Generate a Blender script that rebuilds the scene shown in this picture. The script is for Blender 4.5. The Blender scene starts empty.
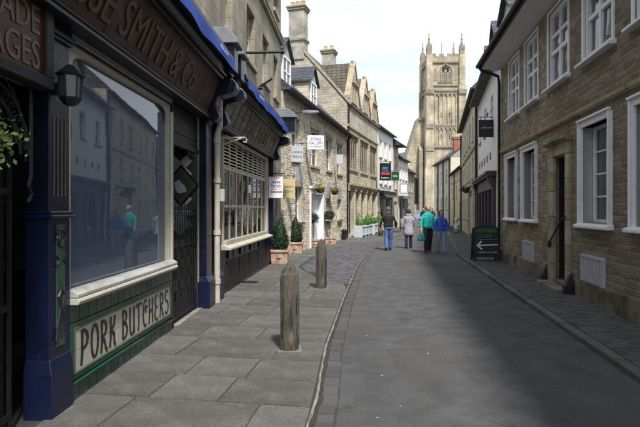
import bpy, bmesh, math, random
from mathutils import Vector, Matrix
R = math.radians
rnd = random.Random(7)
sc = bpy.context.scene
C = sc.collection

# ------------------------------------------------------------------ camera
EYE = 1.65
cam = bpy.data.objects.new('camera', bpy.data.cameras.new('camera')); C.objects.link(cam)
cam.data.sensor_width = 36; cam.data.lens = 36 * 500 / 640
cam.data.shift_y = -4.5 / 640
cam.data.clip_end = 3000; cam.data.clip_start = 0.05
cam.location = (0, 0, EYE); cam.rotation_euler = (R(90), 0, 0)
sc.camera = cam

# ------------------------------------------------------------------ sky and sun
SUN_EL = 57.0
SUN_AZ = 163.0          # clockwise from +Y: behind the camera, to its right
w = bpy.data.worlds.new('World'); sc.world = w; w.use_nodes = True
nt = w.node_tree; nt.nodes.clear()
N = nt.nodes.new; LK = nt.links.new
out = N('ShaderNodeOutputWorld'); bg = N('ShaderNodeBackground'); bg.inputs[1].default_value = 0.1
sky = N('ShaderNodeTexSky'); sky.sky_type = 'NISHITA'; sky.sun_disc = False
sky.sun_elevation = R(SUN_EL); sky.sun_rotation = R(SUN_AZ); sky.dust_density = 2.0
tc = N('ShaderNodeTexCoord'); mp = N('ShaderNodeMapping'); mp.inputs['Scale'].default_value = (1.2, 1.2, 4.5); mp.inputs['Location'].default_value = (3.1, .7, 1.3)
nz = N('ShaderNodeTexNoise'); nz.inputs['Scale'].default_value = 2.3; nz.inputs['Detail'].default_value = 7
cr = N('ShaderNodeValToRGB'); cr.color_ramp.elements[0].position = 0.34; cr.color_ramp.elements[1].position = 0.52
cr.color_ramp.elements[0].color = (0.6,) * 3 + (1,); cr.color_ramp.elements[1].color = (1, 1, 1, 1)
mx = N('ShaderNodeMix'); mx.data_type = 'RGBA'
mx.inputs[7].default_value = (5.5, 5.95, 6.5, 1)
LK(tc.outputs['Generated'], mp.inputs[0]); LK(mp.outputs[0], nz.inputs['Vector']); LK(nz.outputs[0], cr.inputs[0])
LK(cr.outputs[0], mx.inputs[0]); LK(sky.outputs[0], mx.inputs[6]); LK(mx.outputs[2], bg.inputs[0]); LK(bg.outputs[0], out.inputs[0])
sun = bpy.data.objects.new('sun', bpy.data.lights.new('sun', 'SUN')); C.objects.link(sun)
sun.data.energy = 3.0; sun.data.angle = R(5); sun.data.color = (1.0, 0.96, 0.9)
a = R(SUN_AZ); e = R(SUN_EL)
tosun = Vector((math.sin(a) * math.cos(e), math.cos(a) * math.cos(e), math.sin(e)))
sun.rotation_euler = tosun.to_track_quat('Z', 'Y').to_euler(); sun.location = (6, -10, 30)
sc.view_settings.view_transform = 'Standard'; sc.view_settings.look = 'None'
sc.view_settings.gamma = 1; sc.view_settings.exposure = 0.95

# ------------------------------------------------------------------ materials
M = {}
def mk(name, col, rough=.8, var=.2, vs=4., bump=.15, bs=60, island=0., stain=None, metal=0., spec=.4, coat=0., stretch=None):
    m = bpy.data.materials.new(name); m.use_nodes = True; M[name] = m
    t = m.node_tree; n = t.nodes.new; l = t.links.new
    b = t.nodes['Principled BSDF']
    b.inputs['Roughness'].default_value = rough; b.inputs['Metallic'].default_value = metal
    b.inputs['Specular IOR Level'].default_value = spec; b.inputs['Coat Weight'].default_value = coat
    tc = n('ShaderNodeTexCoord'); vec = tc.outputs['Object']
    if stretch:
        mp = n('ShaderNodeMapping'); mp.inputs['Scale'].default_value = stretch; l(vec, mp.inputs[0]); vec = mp.outputs[0]
    nz = n('ShaderNodeTexNoise'); nz.inputs['Scale'].default_value = vs; nz.inputs['Detail'].default_value = 8; nz.inputs['Roughness'].default_value = .62
    l(vec, nz.inputs['Vector'])
    mr = n('ShaderNodeMapRange'); mr.inputs[1].default_value = .3; mr.inputs[2].default_value = .7
    mr.inputs[3].default_value = 1 - var; mr.inputs[4].default_value = 1 + var
    l(nz.outputs[0], mr.inputs[0]); val = mr.outputs[0]
    if island:
        g = n('ShaderNodeNewGeometry'); oi = n('ShaderNodeObjectInfo'); ad = n('ShaderNodeMath'); ad.operation = 'ADD'
        fr = n('ShaderNodeMath'); fr.operation = 'FRACT'
        l(g.outputs['Random Per Island'], ad.inputs[0]); l(oi.outputs['Random'], ad.inputs[1]); l(ad.outputs[0], fr.inputs[0])
        m2 = n('ShaderNodeMapRange'); m2.inputs[3].default_value = 1 - island; m2.inputs[4].default_value = 1 + island
        l(fr.outputs[0], m2.inputs[0]); mu = n('ShaderNodeMath'); mu.operation = 'MULTIPLY'
        l(val, mu.inputs[0]); l(m2.outputs[0], mu.inputs[1]); val = mu.outputs[0]
    hs = n('ShaderNodeHueSaturation'); hs.inputs['Color'].default_value = (*col, 1); l(val, hs.inputs['Value'])
    if island:
        hm = n('ShaderNodeMapRange'); hm.inputs[3].default_value = 1.25; hm.inputs[4].default_value = .75
        l(fr.outputs[0], hm.inputs[0]); l(hm.outputs[0], hs.inputs['Saturation'])
    cout = hs.outputs[0]
    for st in (stain or []):
        sc_, amt, scale, lo, hi = st[:5]
        ns = n('ShaderNodeTexNoise'); ns.inputs['Scale'].default_value = scale; ns.inputs['Detail'].default_value = 6; ns.inputs['Roughness'].default_value = .6
        if len(st) > 5:
            mp = n('ShaderNodeMapping'); mp.inputs['Scale'].default_value = st[5]; l(tc.outputs['Object'], mp.inputs[0]); l(mp.outputs[0], ns.inputs['Vector'])
        else:
            l(tc.outputs['Object'], ns.inputs['Vector'])
        r = n('ShaderNodeMapRange'); r.inputs[1].default_value = lo; r.inputs[2].default_value = hi; r.inputs[4].default_value = amt
        l(ns.outputs[0], r.inputs[0]); mi = n('ShaderNodeMix'); mi.data_type = 'RGBA'; mi.inputs[7].default_value = (*sc_, 1)
        l(r.outputs[0], mi.inputs[0]); l(cout, mi.inputs[6]); cout = mi.outputs[2]
    l(cout, b.inputs['Base Color'])
    if bump:
        bn = n('ShaderNodeTexNoise'); bn.inputs['Scale'].default_value = bs; bn.inputs['Detail'].default_value = 5
        l(vec, bn.inputs['Vector']); bp = n('ShaderNodeBump'); bp.inputs['Strength'].default_value = bump; bp.inputs['Distance'].default_value = .02
        l(bn.outputs[0], bp.inputs['Height']); l(bp.outputs[0], b.inputs['Normal'])
    return m

def masonry(name, c1, c2, mortar, bw, bh, bump=.5, var=.25, vs=1.3, ms=.012, stain=None):
    m = mk(name, c1, .9, var, vs, 0, 60)
    t = m.node_tree; n = t.nodes.new; l = t.links.new; b = t.nodes['Principled BSDF']
    hs = next(x for x in t.nodes if x.type == 'HUE_SAT')
    tc = next(x for x in t.nodes if x.type == 'TEX_COORD')
    sp = n('ShaderNodeSeparateXYZ'); l(tc.outputs['Object'], sp.inputs[0]); ad = n('ShaderNodeMath'); ad.operation = 'ADD'
    l(sp.outputs[0], ad.inputs[0]); l(sp.outputs[1], ad.inputs[1])
    cb = n('ShaderNodeCombineXYZ'); l(ad.outputs[0], cb.inputs[0]); l(sp.outputs[2], cb.inputs[1])
    wz = n('ShaderNodeTexNoise'); wz.inputs['Scale'].default_value = 3; l(cb.outputs[0], wz.inputs['Vector'])
    vm = n('ShaderNodeVectorMath'); vm.operation = 'MULTIPLY_ADD'; vm.inputs[1].default_value = (.05, .05, 0)
    l(wz.outputs['Color'], vm.inputs[0]); l(cb.outputs[0], vm.inputs[2])
    if stain:
        s1 = n('ShaderNodeMapping'); s1.inputs['Scale'].default_value = stain[2]; l(tc.outputs['Object'], s1.inputs[0])
        s2 = n('ShaderNodeTexNoise'); s2.inputs['Scale'].default_value = 1; s2.inputs['Detail'].default_value = 8; s2.inputs['Roughness'].default_value = .7; l(s1.outputs[0], s2.inputs['Vector'])
        s3 = n('ShaderNodeMapRange'); s3.inputs[1].default_value = .48; s3.inputs[2].default_value = .68; s3.inputs[4].default_value = stain[1]; l(s2.outputs[0], s3.inputs[0])
        s4 = n('ShaderNodeMix'); s4.data_type = 'RGBA'; s4.inputs[7].default_value = (*stain[0], 1); l(s3.outputs[0], s4.inputs[0]); l(hs.outputs[0], s4.inputs[6]); l(s4.outputs[2], b.inputs['Base Color'])
    br = n('ShaderNodeTexBrick'); br.inputs['Scale'].default_value = 1; br.inputs['Brick Width'].default_value = bw
    br.inputs['Row Height'].default_value = bh; br.inputs['Mortar Size'].default_value = ms; br.inputs['Mortar Smooth'].default_value = .3
    br.inputs['Color1'].default_value = (*c1, 1); br.inputs['Color2'].default_value = (*c2, 1); br.inputs['Mortar'].default_value = (*mortar, 1)
    l(vm.outputs[0], br.inputs['Vector']); l(br.outputs['Color'], hs.inputs['Color'])
    nz2 = n('ShaderNodeTexNoise'); nz2.inputs['Scale'].default_value = 30; l(tc.outputs['Object'], nz2.inputs['Vector'])
    sb = n('ShaderNodeMath'); sb.operation = 'MULTIPLY_ADD'; sb.inputs[1].default_value = .4; l(nz2.outputs[0], sb.inputs[0])
    iv = n('ShaderNodeMath'); iv.operation = 'SUBTRACT'; iv.inputs[0].default_value = 1; l(br.outputs['Fac'], iv.inputs[1]); l(iv.outputs[0], sb.inputs[2])
    bp = n('ShaderNodeBump'); bp.inputs['Strength'].default_value = bump; bp.inputs['Distance'].default_value = .03
    l(sb.outputs[0], bp.inputs['Height']); l(bp.outputs[0], b.inputs['Normal'])
    return m

def glass(name, ior=1.6, tint=(.75, .8, .85), dusty_sheen=0.):
    m = bpy.data.materials.new(name); m.use_nodes = True; M[name] = m
    t = m.node_tree; t.nodes.clear(); n = t.nodes.new; l = t.links.new
    o = n('ShaderNodeOutputMaterial'); ms = n('ShaderNodeMixShader'); tr = n('ShaderNodeBsdfTransparent'); tr.inputs[0].default_value = (*tint, 1)
    gl = n('ShaderNodeBsdfGlossy'); gl.inputs['Roughness'].default_value = .015
    fr = n('ShaderNodeFresnel'); fr.inputs[0].default_value = ior
    nz = n('ShaderNodeTexNoise'); nz.inputs['Scale'].default_value = 1.6; bp = n('ShaderNodeBump'); bp.inputs['Strength'].default_value = .02; bp.inputs['Distance'].default_value = .05
    tc = n('ShaderNodeTexCoord'); l(tc.outputs['Object'], nz.inputs['Vector']); l(nz.outputs[0], bp.inputs['Height']); l(bp.outputs[0], gl.inputs['Normal'])
    if dusty_sheen:
        df = n('ShaderNodeBsdfDiffuse'); df.inputs[0].default_value = (.42, .56, .85, 1); m2 = n('ShaderNodeMixShader'); m2.inputs[0].default_value = dusty_sheen  # dust film tinted blue, so a hazy reflection is painted into the glass
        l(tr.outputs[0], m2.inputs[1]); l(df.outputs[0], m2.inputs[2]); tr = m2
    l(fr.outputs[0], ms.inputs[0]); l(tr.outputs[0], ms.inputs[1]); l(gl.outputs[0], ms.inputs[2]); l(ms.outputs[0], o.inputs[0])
    return m

MOSS = (.05, .055, .025)
mk('asphalt', (.097, .097, .102), .92, .3, 3.2, .9, 160, stain=[((.065, .064, .064), .75, .45, .48, .62, (1, .45, 1)), ((.135, .132, .126), .6, .38, .5, .66, (1, .5, 1)), ((.05, .05, .05), .8, 1.9, .6, .68), ((.19, .187, .18), .5, 60, .56, .65), ((.025, .025, .025), .5, 70, .56, .65)])
mk('ground', (.09, .088, .082), .95, .2, 1., .3, 80)
mk('slab', (.108, .104, .098), .85, .3, 3.5, .8, 90, island=.2, stain=[((.055, .05, .046), .75, 1.3, .52, .68), ((.03, .03, .028), .9, 7, .7, .74), ((.17, .165, .15), .55, 2.6, .54, .66), ((.045, .043, .04), .65, 38, .55, .64), ((.22, .215, .2), .5, 30, .6, .68)])
mk('slab_joint', (.035, .032, .027), .95, .3, 8)
mk('sett', (.08, .079, .079), .85, .3, 9, .5, 60, island=.2)
mk('mortar', (.2, .19, .165), .95, .5, 5, .5, 70)
mk('kerb', (.11, .105, .1), .9, .25, 6, .4, 60, island=.25)
mk('paver', (.085, .083, .092), .85, .2, 8, .3, 90, island=.3)
mk('paver_dark', (.085, .082, .086), .85, .2, 8, .3, 90, island=.3)
mk('stone_brown', (.32, .27, .195), .92, .3, 6, .6, 45, island=.24, stain=[((.15, .125, .09), .75, .7, .5, .68), ((.4, .36, .28), .5, 2.3, .62, .72)])
mk('stone_back', (.28, .24, .17), .95, .3, 6)
mk('stone_dressed', (.38, .325, .235), .9, .25, 4, .35, 50, island=.12, stain=[((.07, .065, .05), .7, 1.8, .55, .7)])
mk('plinth', (.2, .175, .13), .92, .35, 5, .5, 50, island=.2, stain=[((.04, .045, .03), .8, 1.6, .48, .66)])
mk('rubble', (.62, .55, .43), .92, .28, 5, .6, 40, island=.24, stain=[((.3, .26, .21), .5, .9, .54, .7)])
mk('rubble_joint', (.46, .41, .32), .95, .25, 5, .4, 40)
masonry('ashlar', (.34, .305, .24), (.29, .26, .2), (.2, .18, .14), .7, .3, .35, .35, 1.1, stain=((.13, .125, .115), .7, (2.2, 2.2, .5)))
masonry('tudor_stone', (.58, .52, .41), (.5, .44, .35), (.26, .23, .17), .42, .17, .6, .35, 1.0, stain=((.2, .18, .15), .6, (1.2, 1.2, .5)))
masonry('cream_stone', (.6, .54, .42), (.52, .47, .36), (.3, .27, .2), .5, .2, .4, .25, .8)
masonry('gable_stone', (.5, .45, .36), (.38, .34, .27), (.3, .27, .22), .34, .14, .7, .35, 1.2, stain=((.2, .18, .15), .5, (1, 1, .6)))
masonry('tower_stone', (.47, .405, .29), (.38, .325, .235), (.25, .21, .15), 1.1, .5, .6, .45, .3, stain=((.17, .155, .13), .75, (.8, .8, .14)))
masonry('stone_slate', (.135, .12, .095), (.09, .08, .065), (.035, .03, .025), .3, .2, 1., .4, 1.4, .02)
masonry('blue_slate', (.075, .082, .1), (.055, .06, .075), (.02, .022, .027), .3, .18, .6, .25, 1.4, .012)
masonry('red_brick', (.33, .085, .045), (.26, .06, .035), (.3, .24, .2), .24, .08, .5, .25, 1.5)
mk('tower_trim', (.3, .265, .2), .92, .4, .5, .3, 6, stain=[((.12, .11, .09), .7, .5, .5, .66)])
mk('chimney_render', (.36, .34, .29), .92, .35, 1.5, .3, 30, stain=[((.09, .085, .08), .7, 1.2, .5, .68)])
mk('terracotta', (.4, .23, .165), .85, .3, 7, .2, 60, stain=[((.5, .43, .38), .8, 5, .46, .62)])
mk('pot_clay', (.5, .38, .22), .85, .2, 7)
mk('white_render', (.78, .78, .76), .85, .07, 1.4, .12, 50, stain=[((.45, .43, .4), .4, .9, .56, .75)])
mk('grey_render', (.8, .79, .78), .85, .07, 1.2, .1, 50, stain=[((.55, .54, .52), .4, .8, .54, .74)])
mk('cream_render', (.68, .61, .42), .85, .12, 1.2, .1, 50, stain=[((.3, .27, .19), .5, .8, .54, .74)])
mk('pale_render', (.62, .58, .48), .85, .12, 1.2, .1, 50, stain=[((.28, .26, .2), .5, .8, .54, .74)])
mk('white_paint', (.8, .81, .83), .45, .05, 3, .06, 40, stain=[((.42, .42, .42), .4, 2.2, .6, .76)])
mk('sill_paint', (.42, .42, .4), .5, .15, 5, .1, 40, stain=[((.2, .19, .16), .6, 4, .5, .68)])
mk('sky_sheen', (.76, .81, .88), .9, .12, 3, 0)  # pale tone for sheets added behind panes in place of reflected sky
mk('cream_paint', (.46, .43, .35), .5, .1, 4, .08, 40, stain=[((.3, .27, .2), .5, 3, .58, .74)])
mk('soffit_paint', (.68, .66, .65), .8, .1, 2, .05, 30)
mk('grey_panel', (.45, .46, .49), .6, .1, 5, .05, 30)
mk('navy_paint', (.006, .008, .024), .32, .3, 5, .1, 30, stain=[((.05, .05, .06), .35, 9, .62, .74)], spec=.5)
mk('blue_paint', (.0055, .009, .034), .35, .3, 4, .1, 30, stain=[((.1, .1, .13), .6, 12, .66, .74)], spec=.5)
mk('black_paint', (.012, .012, .014), .4, .3, 5, .1, 30)
mk('iron', (.013, .013, .014), .5, .3, 8, .2, 60)
mk('black_timber', (.02, .018, .017), .6, .4, 5, .25, 30, stretch=(.3, 4, 4))
mk('fascia_timber', (.05, .019, .015), .55, .5, 3, .3, 30, stretch=(.4, 5, 5), stain=[((.11, .085, .07), .6, 2, .52, .7)])
mk('fascia_grey', (.2, .18, .15), .65, .5, 3, .3, 30, stretch=(.5, 5, 5), stain=[((.05, .035, .03), .7, 2, .52, .66)])
mk('gold_paint', (.1, .07, .042), .5, .35, 6, .1, 40)
mk('pale_letter', (.15, .12, .085), .6, .4, 6, .1, 40)
mk('sign_red', (.072, .014, .013), .45, .25, 4, .05, 40)
mk('valance', (.01, .055, .36), .7, .12, 6, .15, 30)
mk('valance_print', (.35, .42, .7), .7, .1)
mk('tile_green', (.012, .05, .035), .12, .35, 7, .05, 20, island=.35, spec=.6)
mk('tile_green_light', (.06, .12, .06), .15, .3, 7, .05, 20, island=.2, spec=.6)
mk('tile_cream', (.44, .42, .37), .2, .07, 3, .02, 20, island=.04, spec=.5, stain=[((.25, .22, .17), .4, 5, .6, .75)])
mk('letter_dark', (.022, .02, .02), .25, .1, 5, 0)
mk('panel_green', (.035, .085, .05), .4, .3, 6, .05, 30)
mk('panel_ornament', (.02, .016, .03), .4, .2, 6, 0)
mk('grout', (.06, .065, .055), .9, .2, 9)
mk('white_tile', (.62, .64, .66), .2, .05, 4, .02, 30, island=.05, spec=.5)
mk('interior', (.016, .017, .02), .9, .3, 2)
mk('interior_shop', (.06, .068, .082), .9, .4, 1.5)
mk('door_dark', (.02, .017, .016), .5, .3, 4, .15, 40)
mk('purple_paint', (.06, .042, .068), .5, .2, 4, .05, 30)
mk('purple_sign', (.028, .018, .026), .4, .2, 4, 0)
mk('sign_white', (.8, .8, .82), .45, .02, 3, 0)
mk('sign_grey', (.5, .53, .57), .5, .05, 3, 0)
mk('sign_cream', (.62, .5, .27), .5, .07, 3, 0)
mk('ink_grey', (.12, .13, .16), .6, .05, 3, 0)
mk('ink_navy', (.03, .04, .2), .6, .05, 3, 0)
mk('ink_brown', (.2, .14, .08), .6, .05, 3, 0)
mk('ink_magenta', (.35, .01, .2), .6, .05, 3, 0)
mk('ink_white', (.7, .7, .72), .7, .1, 30, 0)
mk('ink_green', (.05, .3, .12), .7, .25, 40, 0)
mk('ink_blue', (.08, .25, .55), .6, .05, 3, 0)
mk('ink_red', (.55, .05, .04), .6, .05, 3, 0)
mk('chalkboard', (.026, .03, .033), .75, .4, 3, .05, 40, stain=[((.06, .065, .07), .6, 2.5, .5, .7)])
mk('sign_green', (.01, .07, .035), .45, .1, 3, 0)
mk('lead', (.2, .22, .25), .55, .2, 4, .1, 20)
mk('wood_post', (.105, .092, .076), .92, .35, 5, .9, 18, stretch=(6, 6, .7), stain=[((.05, .055, .022), .75, 2.2, .5, .64), ((.32, .28, .21), .6, 5, .6, .7, (5, 5, .8)), ((.02, .018, .016), .85, 3, .56, .64, (9, 9, .6))])
mk('post_foot', (.17, .155, .13), .95, .3, 8, .4, 60)
mk('planter_blue', (.5, .57, .58), .6, .1, 4, .05, 30)
mk('leaf_dark', (.022, .05, .016), .6, .4, 30, 0, island=.55)
mk('leaf_mid', (.095, .19, .037), .6, .3, 30, 0, island=.5)
mk('leaf_bright', (.2, .27, .07), .55, .25, 30, 0, island=.45)
mk('twig', (.07, .05, .03), .9, .3, 8)
mk('soil', (.03, .022, .015), 1, .3, 20, .4, 60)
mk('flower_yellow', (.6, .42, .06), .7, .2, 30, 0, island=.3)
mk('flower_red', (.4, .08, .06), .7, .2, 30, 0, island=.3)
mk('lamp_glass', (.12, .125, .13), .15, .15, 6, 0, spec=.6)
mk('pipe_cream', (.5, .47, .38), .5, .2, 3, .08, 30, stain=[((.18, .13, .08), .6, 3, .6, .72)])
mk('stone_post', (.3, .23, .15), .9, .2, 4, .3, 40)
mk('gum', (.3, .29, .27), .9, .15, 30, 0)
# people
mk('skin', (.68, .46, .37), .55, .05, 8, 0)
mk('hair_blond', (.42, .3, .15), .7, .3, 30, .3, 60)
mk('hair_brown', (.2, .1, .05), .7, .3, 30, .3, 60)
mk('hair_grey', (.12, .115, .11), .7, .3, 30, .3, 60)
mk('hair_dark', (.03, .025, .02), .7, .3, 30, .3, 60)
mk('cloth_teal', (.02, .45, .42), .6, .12, 9, .5, 14)
mk('cloth_blue', (.025, .13, .72), .65, .14, 9, .5, 14)
mk('cloth_black', (.02, .019, .019), .8, .2, 9, .4, 14)
mk('cloth_lilac', (.36, .33, .4), .75, .1, 9, .5, 12)
mk('denim', (.07, .13, .27), .85, .22, 12, .4, 20)
mk('denim_light', (.26, .35, .5), .85, .22, 12, .4, 20)
mk('trouser_dark', (.022, .02, .024), .85, .2, 9, .4, 20)
mk('trouser_navy', (.02, .022, .05), .85, .2, 9, .4, 20)
mk('shoe', (.03, .02, .016), .6, .2, 9, 0)
mk('shoe_blue', (.06, .22, .32), .6, .2, 9, 0)
mk('bag_teal', (.02, .16, .17), .7, .15, 9, .3, 20)
mk('strap_pink', (.4, .14, .17), .7, .1, 9, 0)
mk('eye', (.02, .015, .012), .3, 0, 3, 0)
mk('lip', (.35, .12, .1), .5, 0, 3, 0)
mk('car_paint', (.42, .44, .47), .3, .05, 3, 0, metal=.6)
mk('tyre', (.02, .02, .02), .9, .2, 9, 0)
mk('alloy', (.5, .5, .5), .35, .05, 3, 0, metal=.8)
mk('tail_red', (.4, .02, .02), .3, .05, 3, 0)
mk('dog_white', (.75, .74, .72), .5, .05, 5, 0)
glass('glass', 1.9, (.88, .91, .94))
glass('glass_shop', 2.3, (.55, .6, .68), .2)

# ------------------------------------------------------------------ mesh helpers
class MB:
    def __init__(s): s.v = []; s.f = []
    def add(s, vs, fs):
        o = len(s.v); s.v += [tuple(p) for p in vs]; s.f += [tuple(i + o for i in f) for f in fs]; return s
    def box(s, x0, x1, y0, y1, z0, z1):
        return s.add([(x0,y0,z0),(x1,y0,z0),(x1,y1,z0),(x0,y1,z0),(x0,y0,z1),(x1,y0,z1),(x1,y1,z1),(x0,y1,z1)],
                     [(0,3,2,1),(4,5,6,7),(0,1,5,4),(1,2,6,5),(2,3,7,6),(3,0,4,7)])
    def prism(s, pts, axis, a, b):
        n = len(pts)
        def P(p, t): return (t, p[0], p[1]) if axis == 'x' else ((p[0], t, p[1]) if axis == 'y' else (p[0], p[1], t))
        vs = [P(p, a) for p in pts] + [P(p, b) for p in pts]
        return s.add(vs, [tuple(range(n)), tuple(range(2*n-1, n-1, -1))] + [(i, i+n, (i+1) % n + n, (i+1) % n) for i in range(n)])
    def quad(s, *p): return s.add(p, [tuple(range(len(p)))])
    def loft(s, rings, cap=True):
        n = len(rings[0]); o = len(s.v)
        for r in rings: s.v += [tuple(p) for p in r]
        for k in range(len(rings)-1):
            for i in range(n):
                j = (i+1) % n
                s.f.append((o+k*n+i, o+k*n+j, o+(k+1)*n+j, o+(k+1)*n+i))
        if cap:
            s.f.append(tuple(o+i for i in range(n-1, -1, -1))); s.f.append(tuple(o+(len(rings)-1)*n+i for i in range(n)))
        return s
    def tube(s, pts, r, n=8, flat=1.0):
        pts = [Vector(p) for p in pts]; rs = r if isinstance(r, (list, tuple)) else [r]*len(pts); rings = []
        for k, p in enumerate(pts):
            d = (pts[min(k+1, len(pts)-1)] - pts[max(k-1, 0)]).normalized()
            ref = Vector((0, 0, 1)) if abs(d.z) < .9 else Vector((0, 1, 0))
            u = d.cross(ref).normalized(); v = u.cross(d)
            rings.append([p + u*math.cos(t)*rs[k] + v*math.sin(t)*rs[k]*flat for t in [2*math.pi*i/n for i in range(n)]])
        return s.loft(rings)
    def lathe(s, prof, cx=0, cy=0, n=16, sq=False):
        if sq: return s.loft([[(cx+sx*r, cy+sy*r, z) for sx, sy in ((-1,-1),(1,-1),(1,1),(-1,1))] for r, z in prof])
        return s.loft([[(cx+r*math.cos(2*math.pi*i/n), cy+r*math.sin(2*math.pi*i/n), z) for i in range(n)] for r, z in prof])
    def stone(s, x0, x1, z0, z1, y, proud, ch=.01, j=0.):
        q = lambda: rnd.uniform(-j, j)
        c = min(ch, (x1-x0)*.3, (z1-z0)*.3)
        o = [(x0,y,z0),(x1,y,z0),(x1,y,z1),(x0,y,z1)]
        i = [(x0+c+q(),y-proud,z0+c+q()),(x1-c+q(),y-proud,z0+c+q()),(x1-c+q(),y-proud,z1-c+q()),(x0+c+q(),y-proud,z1-c+q())]
        return s.add(o+i, [(4,5,6,7),(0,1,5,4),(1,2,6,5),(2,3,7,6),(3,0,4,7)])
    def mesh(s, name):
        me = bpy.data.meshes.new(name); me.from_pydata(s.v, [], s.f); me.update(); return me
    def build(s, name, mat, parent=None, loc=(0,0,0), rot=(0,0,0), bevel=0, smooth=False, sub=0, stuff=False):
        me = s.mesh(name)
        bm = bmesh.new(); bm.from_mesh(me); bmesh.ops.recalc_face_normals(bm, faces=bm.faces); bm.to_mesh(me); bm.free()
        me.materials.append(M[mat])
        if smooth: me.polygons.foreach_set('use_smooth', [True]*len(me.polygons))
        return link(name, me, parent, loc, rot, bevel, sub, stuff)
def link(name, me, parent=None, loc=(0,0,0), rot=(0,0,0), bevel=0, sub=0, stuff=False):
    o = bpy.data.objects.new(name, me); C.objects.link(o); o.parent = parent; o.location = loc; o.rotation_euler = rot
    if bevel:
        b = o.modifiers.new('bevel', 'BEVEL'); b.width = bevel; b.segments = 2; b.limit_method = 'ANGLE'
    if sub:
        b = o.modifiers.new('sub', 'SUBSURF'); b.levels = sub; b.render_levels = sub
    if stuff: o['kind'] = 'stuff'
    return o
def tag(o, label, cat, group=None):
    o['label'] = label; o['category'] = cat
    if group: o['group'] = group
    return o
def thing(name, label, cat, loc=(0,0,0), rotz=0, group=None):
    o = bpy.data.objects.new(name, None); C.objects.link(o); o.empty_display_size = .2
    o.location = loc; o.rotation_euler = (0, 0, rotz); return tag(o, label, cat, group)
def copy_tree(o, parent=None):
    c = o.copy(); C.objects.link(c); c.parent = parent
    for ch in list(o.children): copy_tree(ch, c)
    return c
def structure(o): o['kind'] = 'structure'; return o
def text(name, body, size, mat, parent, loc, rot=(R(90),0,0), sx=1., align='CENTER', ext=.002):
    cu = bpy.data.curves.new(name, 'FONT'); cu.body = body; cu.size = size; cu.align_x = align; cu.align_y = 'CENTER'; cu.extrude = ext; cu.resolution_u = 3
    t = bpy.data.objects.new(name, cu); C.objects.link(t)
    dg = bpy.context.evaluated_depsgraph_get(); me = bpy.data.meshes.new_from_object(t.evaluated_get(dg))
    bpy.data.objects.remove(t); me.materials.clear(); me.materials.append(M[mat]); me.name = name
    o = link(name, me, parent, loc, rot); o.scale = (sx, 1, 1); return o

def facade_skin(mb, W, H, holes, t, z0=0.):
    xs = sorted({0., W} | {min(max(v, 0), W) for h in holes for v in h[:2]}); zs = sorted({z0, H} | {v for h in holes for v in h[2:4]})
    for a, b in zip(xs, xs[1:]):
        for c, d in zip(zs, zs[1:]):
            mx_, mz = (a+b)/2, (c+d)/2
            if not any(h[0] < mx_ < h[1] and h[2] < mz < h[3] for h in holes): mb.quad((a,0,c),(b,0,c),(b,0,d),(a,0,d))
    for x0, x1, c, d in [h[:4] for h in holes]:
        mb.quad((x0,0,c),(x0,t,c),(x0,t,d),(x0,0,d)); mb.quad((x1,0,c),(x1,0,d),(x1,t,d),(x1,t,c))
        mb.quad((x0,0,c),(x1,0,c),(x1,t,c),(x0,t,c)); mb.quad((x0,0,d),(x0,t,d),(x1,t,d),(x1,0,d))
def shell(parent, mat, W, H, D, holes, t=.25, z0=0., inner='interior', it=None):
    mb = MB(); facade_skin(mb, W, H, holes, t, z0)
    mb.quad((0,0,z0),(0,0,H),(0,D,H),(0,D,z0)); mb.quad((W,0,z0),(W,D,z0),(W,D,H),(W,0,H)); mb.quad((0,D,z0),(W,D,z0),(W,D,H),(0,D,H))
    mb.quad((0,0,H),(W,0,H),(W,D,H),(0,D,H))
    wl = MB(); wl.v, wl.f = mb.v, mb.f
    o = mesh_noflip(wl, 'wall', mat, parent)
    MB().box(.05, W-.05, it or t, D-.05, z0+.02, H-.05).build('interior', inner, parent)
    return o
def mesh_noflip(mb, name, mat, parent):
    me = mb.mesh(name); me.materials.append(M[mat]); return link(name, me, parent)
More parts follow.
